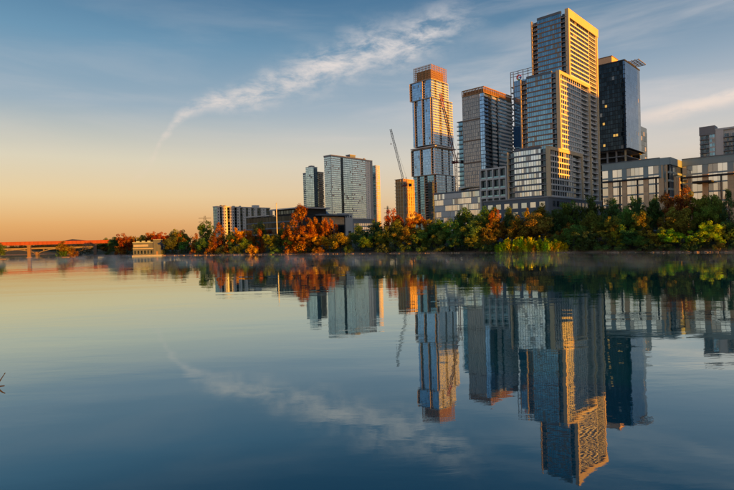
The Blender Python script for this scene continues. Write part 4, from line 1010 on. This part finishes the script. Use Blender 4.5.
# far left and left bank
for a in [(97, 243, 6, 'round', 'dark', 120), (106, 238, 6, 'round', 'dark', 100), (115, 237, 8, 'round', 'dark', 14), (127, 233, 9, 'irregular', 'rust', 10), (121, 243, 6, 'shrub', 'rust', 4), (133, 236, 6, 'round', 'brown', 26),
          (152, 231.5, 9, 'round', 'orange', 34), (143, 235, 7, 'round', 'olive', 34), (165, 232.5, 9, 'irregular', 'rust', 12), (172, 237, 9, 'round', 'dark', 6), (181, 233, 8, 'irregular', 'green', 14), (187, 229.5, 8, 'irregular', 'orange', 22),
          (196, 233, 6, 'cone', 'orange', 6), (206, 222, 9, 'irregular', 'dark', 16), (203, 238, 9, 'round', 'dark', 4), (219, 222, 10, 'cone', 'rust', 8), (212, 236, 6, 'cone', 'orange', 5), (231, 232, 8, 'round', 'dark', 8),
          (240, 229, 8, 'irregular', 'gold', 14), (228, 239, 5, 'cone', 'orange', 5), (249, 231, 7, 'round', 'orange', 18), (259.5, 228.5, 6, 'cone', 'rust', 8), (260, 221, 7, 'round', 'dark', 24), (252, 243, 7, 'shrub', 'gold', 3), (269.5, 234, 7, 'irregular', 'yolive', 4),
          (280, 229, 9, 'round', 'dark', 10), (282, 223.5, 5, 'round', 'orange', 24), (290, 235, 8, 'round', 'green', 5), (300.5, 204.5, 17, 'cone', 'rust', 9), (311, 222, 9, 'irregular', 'orange', 10), (292, 226, 8, 'irregular', 'orange', 12), (304, 234, 9, 'irregular', 'orange', 3), (317, 218, 8, 'irregular', 'orange', 18), (327, 217, 8, 'irregular', 'rust', 16),
          (336, 224, 5, 'cone', 'red', 22), (320, 236, 10, 'irregular', 'gold', 5), (340, 233, 13, 'round', 'yolive', 4), (318, 245, 6, 'shrub', 'orange', 1.5), (246, 238, 7, 'round', 'green', 6), (175, 229, 7, 'round', 'olive', 40), (237, 244, 7, 'shrub', 'dark', 2), (222, 244, 7, 'shrub', 'dark', 2), (276, 246, 7, 'shrub', 'green', 2), (290, 247, 6, 'shrub', 'orange', 1.5)]: T(*a)
# middle bank
for a in [(360, 224, 11, 'round', 'dark', 12), (375, 220, 10, 'round', 'dark', 16), (374, 219, 4, 'cone', 'orange', 26), (382, 230, 10, 'round', 'green', 7), (366, 236, 10, 'round', 'green', 4), (400, 208, 12, 'irregular', 'orange', 22), (412, 213, 10, 'irregular', 'orange', 18),
          (394, 220, 12, 'round', 'moss', 10), (408, 226, 12, 'irregular', 'olive', 6), (426, 219, 12, 'irregular', 'olive', 14), (420, 230, 11, 'round', 'green', 5), (438, 219, 11, 'round', 'dark', 12), (436, 231, 10, 'irregular', 'moss', 5),
          (464, 207, 12, 'round', 'dark', 26), (452, 220, 12, 'irregular', 'green', 10), (468, 221, 15, 'irregular', 'green', 7), (487, 205.5, 14, 'round', 'dark', 30), (508, 207.5, 10, 'round', 'dark', 30), (478, 214, 11, 'round', 'green', 18), (495, 210, 8, 'irregular', 'rust', 15),
          (503, 217, 13, 'irregular', 'brown', 12), (488, 226, 11, 'round', 'olive', 6), (455, 234, 10, 'round', 'dark', 3), (475, 236, 10, 'round', 'olive', 3), (349, 244, 6, 'shrub', 'dark', 2), (385, 243, 9, 'shrub', 'dark', 1.5), (404, 243, 9, 'shrub', 'dark', 1.5), (441, 244, 9, 'shrub', 'dark', 1.5), (424, 244, 8, 'shrub', 'green', 1.5), (487, 243, 8, 'shrub', 'dark', 2)]: T(*a)
# right bank
for a in [(527, 208, 7, 'cone', 'gold', 22), (535, 213, 18, 'round', 'olive', 14), (518, 216, 13, 'round', 'olive', 12), (539, 204, 13, 'round', 'olive', 34), (556, 209, 10, 'round', 'dark', 28), (570, 200, 15, 'round', 'dark', 36), (592, 196.5, 12, 'round', 'dark', 38),
          (563, 223, 9, 'irregular', 'brown', 12), (575, 225, 13, 'round', 'green', 8), (593, 211.5, 16, 'round', 'moss', 12), (588, 231, 12, 'round', 'dark', 5), (605, 231, 10, 'irregular', 'moss', 5), (557, 234, 11, 'round', 'green', 7), (612, 216, 10, 'irregular', 'olive', 9), (616, 232, 7, 'irregular', 'yolive', 5),
          (628, 207, 14, 'round', 'green', 12), (614, 199, 13, 'round', 'dark', 26), (634, 195, 10, 'round', 'dark', 30), (652, 196, 13, 'round', 'dark', 30), (646, 211, 12, 'irregular', 'olive', 11), (630, 229, 12, 'round', 'dark', 6), (676, 190.5, 15, 'irregular', 'brown', 24),
          (676, 207, 16, 'round', 'moss', 14), (697, 194, 11, 'irregular', 'olive', 26), (712, 194.5, 14, 'round', 'moss', 26), (703, 207, 12, 'irregular', 'moss', 20), (728, 189, 11, 'cone', 'dark', 20), (664, 228, 11, 'round', 'green', 6), (655, 232, 10, 'irregular', 'olive', 5), (680, 229, 14, 'irregular', 'lime', 4),
          (700, 231, 10, 'round', 'dark', 7), (707, 223, 13, 'irregular', 'lime', 6), (727, 222, 13, 'round', 'dark', 10), (741, 214, 13, 'round', 'dark', 14), (719, 241, 7, 'shrub', 'olive', 2), (736, 236, 10, 'shrub', 'dark', 3), (690, 243, 9, 'shrub', 'dark', 2.5), (668, 243, 9, 'shrub', 'dark', 2.5), (645, 243, 9, 'shrub', 'dark', 2.5),
          (622, 244, 9, 'shrub', 'dark', 2.5), (602, 244, 9, 'shrub', 'green', 2.5), (580, 244, 9, 'shrub', 'dark', 2.5), (755, 205, 14, 'round', 'dark', 14), (642, 236, 9, 'round', 'green', 4)]: T(*a)
for px, top, hw, c in [(503, 238, 7, 'lime'), (511, 233, 8, 'yellow'), (521, 231, 8, 'lime'), (531, 232, 8, 'yellow'), (541, 232.5, 8, 'yellow'), (551, 235, 8, 'lime'), (560, 238, 7, 'yellow'), (516, 240, 7, 'yolive'), (537, 241, 8, 'yolive'), (553, 242, 7, 'yellow')]:
    T(px, top, hw, 'willow', c, 1.5 if top < 239 else .6)
# islet and left-edge trees
for a, kw in [((66, 241, 8, 'irregular', 'brown', 0), dict(D=470, base=.3)), ((62, 247, 6, 'shrub', 'dark', 0), dict(D=468, base=.3)), ((-2, 243, 8, 'round', 'dark', 0), dict(D=455, base=.3)), ((73, 249, 5, 'shrub', 'brown', 0), dict(D=469, base=.3))]: T(*a, **kw)
for (px, D_, w) in ((67, 470, 8.5), (-2, 455, 9)):
    P = at(px, 257, D_); mb = MB(); K = 16
    ring = lambda r_, z: [(P.x+r_*(1+.15*math.sin(3*i))*math.cos(6.283*i/K), P.y+r_*.7*math.sin(6.283*i/K), z) for i in range(K)]
    mb.v = ring(w, -1)+ring(w*.85, .35)+ring(w*.4, .8)+[(P.x, P.y, .9)]
    mb.f = [(a*K+i, a*K+(i+1) % K, (a+1)*K+(i+1) % K, (a+1)*K+i) for a in range(2) for i in range(K)]+[(2*K+i, 2*K+(i+1) % K, 3*K) for i in range(K)]
    struct(mb.build('islet', M['ground']))
ZONES = [(-50, 20, 'on the islet at the left edge'), (20, 90, 'on the islet before the bridges'), (90, 136, 'between rail bridge and pump house'), (136, 200, 'just right of the pump house'), (200, 246, 'below the pale apartment slab'), (246, 312, 'before the dark library'), (312, 356, 'before the tan library wall'),
         (356, 396, 'below the wide banded tower'), (396, 432, 'below the unfinished tower'), (432, 497, 'below the banded office'), (497, 572, 'below the stepped tower podium'), (572, 604, 'below the stepped tower sunlit face'), (604, 664, 'before the left limestone piers'), (664, 700, 'before the limestone office corner'), (700, 800, 'before the rightmost limestone office')]
ORD = ['leftmost', 'second', 'third', 'fourth', 'fifth', 'sixth']
def zone(px): return next(z for a_, b_, z in ZONES if a_ <= px < b_)
def row(t): return 'at the waterline' if t['back'] <= 4 else ('mid-bank' if t['back'] <= 15 else 'high on the bank')
keyed = {}
for t_ in sorted(TREES, key=lambda d_: d_['px']): keyed.setdefault((t_['kind'], t_['col'], zone(t_['px']), row(t_)), []).append(t_)
for (k, c, z, rw), lst in keyed.items():
    for i, t_ in enumerate(lst):
        lab = f"{WORD[c]} {KW[k]} {rw} {z}"
        if len(lst) > 1: lab = f"{ORD[i]} {WORD[c]} {KW[k]} {rw} {z}"
        nm = {'round': 'broadleaf_tree', 'cone': 'cypress_tree', 'shrub': 'shrub', 'willow': 'willow_bush', 'irregular': 'broadleaf_tree'}[k]
        e = thing(nm, lab, 'shrub' if k in ('shrub', 'willow') else 'tree', t_['P'], q.uniform(0, 6.28), 'trees and shrubs along the far bank')
        e.scale = t_['s']
        cr = put('crown', q.choice(crowns[k]), e); base_c = LC_[c]; j = [max(.003, v*q.uniform(.82, 1.2)) for v in base_c]; cr.color = (*j, 1)
        put('trunk', q.choice(trunks[k]), e)

# understorey along the bank foot, and the far wood behind the bridges: masses nobody could count
def mass(name, label, cat, pts, hmin, hmax, rad, n, size, col, seed):
    qq = random.Random(seed); mb = MB()
    for (x, y) in pts:
        h = qq.uniform(hmin, hmax); z0 = gz(x, y)
        for k in range(n):
            r_ = rad*qq.uniform(.4, .8); leaf_quads(mb, (x+qq.uniform(-1, 1)*rad, y+qq.uniform(-1, 1)*rad, z0+qq.uniform(.05, 1)*h), int(16*r_/size*.6)+8, r_, r_*.8, size, qq)
    o = mb.build(name, M['leaf']); o.color = (*col, 1); o['kind'] = 'stuff'; tag(o, label, cat); return o
pts = []
qq = random.Random(42)
for (x0, y0), (x1, y1) in zip(NORTH[3:12], NORTH[4:13]):
    L = math.hypot(x1-x0, y1-y0); nx_, ny_ = (y1-y0)/L, -(x1-x0)/L
    if nx_*0+ny_*1 < 0: nx_, ny_ = -nx_, -ny_
    for k in range(int(L/2.6)):
        t_ = (k+qq.random())/(L/2.6); o_ = qq.choice((3.5, 9, 16, 24))+qq.uniform(-2, 2)
        x, y = x0+(x1-x0)*t_+nx_*o_, y0+(y1-y0)*t_+ny_*o_
        pts.append((x, y))
mass('undergrowth', 'dark green undergrowth filling the far bank between the trunks', 'undergrowth', pts, 2.5, 7.0, 2.4, 6, .62, (.085, .125, .038), 8)
pts = [(x, y) for x, y in [(-330-i*7.5+qq.uniform(-4, 4), 690+abs(i-8)*4+i*4.2+qq.uniform(-6, 14)) for i in range(60)]] + [(-262-qq.uniform(0, 45), 560+i*4+qq.uniform(-5, 5)) for i in range(26)]
mass('far_wood', 'hazy line of trees on the shore beyond the bridges', 'wood', pts, 7, 12, 5.5, 7, 1.3, (.06, .055, .022), 9)

# stones along the waterline
qq = random.Random(77); mb = MB()
for (x0, y0), (x1, y1) in zip(NORTH[3:12], NORTH[4:13]):
    L = math.hypot(x1-x0, y1-y0); nx_, ny_ = -(y1-y0)/L, (x1-x0)/L
    if ny_ > 0: nx_, ny_ = -nx_, -ny_
    for k in range(int(L/.75)):
        t_ = (k+qq.random())/(L/.75); o_ = qq.uniform(-1.6, .7)*(.6+.5*math.sin(k*.09))+.5*math.sin(k*.037)
        if math.sin(k*.21)+math.sin(k*.083+1)+qq.uniform(-.8, .8) < -.15: continue
        c = Vector((x0+(x1-x0)*t_+nx_*o_, y0+(y1-y0)*t_+ny_*o_, qq.uniform(-.05, .25))); s_ = qq.uniform(.15, .62)
        b_ = len(mb.v); N_ = 6
        for zz_, rr_ in ((-.6, .9), (.25, 1.0), (.75, .55)):
            for i in range(N_): a = 6.283*i/N_+zz_; r_ = s_*rr_*qq.uniform(.75, 1.2); mb.v.append((c.x+r_*math.cos(a), c.y+r_*math.sin(a), c.z+s_*zz_*.8))
        mb.f += [(b_+w*N_+i, b_+w*N_+(i+1) % N_, b_+(w+1)*N_+(i+1) % N_, b_+(w+1)*N_+i) for w in range(2) for i in range(N_)]+[tuple(b_+2*N_+i for i in range(N_))]
o = mb.build('shore_stones', M['shorestone']); o['kind'] = 'stuff'; tag(o, 'pale tan stones lining the waterline of the far bank', 'stones')

# ------------------------------------------------------------------ bare twigs of a bank shrub reaching in at the left edge
P0 = Vector((-9.2, 11.0, gz(-9.2, 11.0))); Dt = 10.5
e = thing('bank_shrub', 'bare dark twigs of a bank shrub poking in at the left edge over water', 'shrub', P0)
tw = [[(-14, 400), (-6, 388), (-2, 384), (1.5, 378.5), (4.5, 374)], [(-6, 388), (-1, 386.5), (3.6, 386)], [(-6, 388), (-1, 389.5), (2, 392), (4.6, 393.2)], [(-14, 400), (-9, 384), (-5, 372)]]
root = Vector((0, 0, -.2)); mb = MB()
fork = at(-14, 400, Dt)-P0
pts3 = [root, root.lerp(fork, .4)+Vector((-.15, .1, .25)), fork]
for i in range(2): mb.tube(pts3[i], pts3[i+1], .05-.015*i, .035-.015*i, 7)
mb.build('stem', M['trunk'], e)
for path in tw:
    mb = MB(); pp = [at(x, y, Dt)-P0 for x, y in path]
    for i in range(len(pp)-1): mb.tube(pp[i], pp[i+1], .018-.003*i, .015-.003*i, 6)
    mb.tube(pp[-1], pp[-1]+(pp[-1]-pp[-2])*.25, .011, .006, 6)
    mb.build('twig', M['trunk'], e)

# ------------------------------------------------------------------ vans glimpsed between the trees on the right
def van(label, px, py, D):
    P = at(px, py, D); z0 = gz(P.x, P.y)
    e = thing('parked_van', label, 'van', (P.x, P.y, z0), R(-35), 'vans parked behind the bank trees')
    MB().prism([(-2.6, -1), (2.6, -1), (2.6, 1), (-2.6, 1)], .45, 1.25).build('body', M['white'], e)
    m_ = MB(); lo = [(-2.55, -.97, 1.26), (2.0, -.97, 1.26), (2.0, .97, 1.26), (-2.55, .97, 1.26)]; hi = [(-2.4, -.85, 2.3), (1.2, -.85, 2.3), (1.2, .85, 2.3), (-2.4, .85, 2.3)]
    m_.quad(*hi)
    for i in range(4): m_.quad(lo[i], lo[(i+1) % 4], hi[(i+1) % 4], hi[i])
    m_.build('cabin', M['white'], e)
    for x in (-1.9, -.5, .8): MB().box(x-.5, x+.5, -1.0, -.88, 1.4, 1.95).build('window', M['g_dark'], e)
    for x in (-1.7, 1.7):
        for y in (-1.02, 1.02): MB().tube((x, y-.1, .36), (x, y+.1, .36), .36, .36, 12).build('wheel', M['dark'], e)
van('white van parked behind the lime tree near the limestone corner', 690, 219, 228)
van('white van parked near the right edge behind the bank trees', 722, 217.5, 222)

# ------------------------------------------------------------------ thin morning mist lying on the water near the far bank
MIST = True
if MIST:
    m, t, p, out = newmat('mist'); t.n.remove(p)
    g = t.new('ShaderNodeNewGeometry'); mp = t.new('ShaderNodeMapping'); t.l.new(g.outputs['Position'], mp.inputs[0]); mp.inputs['Scale'].default_value = (1, .55, 1.6); mp.inputs['Rotation'].default_value = (0, 0, R(40))
    nn = t.maprange(t.noise(mp.outputs[0], .075, 3, .6), .46, .74, 0.0, 1.0)
    sx = t.new('ShaderNodeSeparateXYZ'); t.l.new(g.outputs['Position'], sx.inputs[0])
    dens = t.math('MULTIPLY', t.math('MULTIPLY', nn, t.maprange(sx.outputs[2], 0.1, 2.6, 1, 0)), .021)
    vol = t.new('ShaderNodeVolumePrincipled'); vol.inputs['Color'].default_value = (.72, .88, 1, 1); vol.inputs['Anisotropy'].default_value = .65
    t.l.new(dens, vol.inputs['Density']); t.l.new(vol.outputs[0], out.inputs['Volume'])
    sh_ = [(230, 85), (128, 188), (80, 240), (35, 279), (-14, 314), (-70, 352), (-127, 388), (-195, 441), (-300, 470)]
    near = [(-270, 330), (-150, 230), (-60, 170), (40, 130), (150, 70)]
    mb = MB(); mb.prism(sh_[::-1] + near[::-1] if 0 else (near + sh_), .06, 2.6)
    o = mb.build('mist', m); o['kind'] = 'stuff'; tag(o, 'thin pale morning mist drifting over the water below the far bank', 'mist')
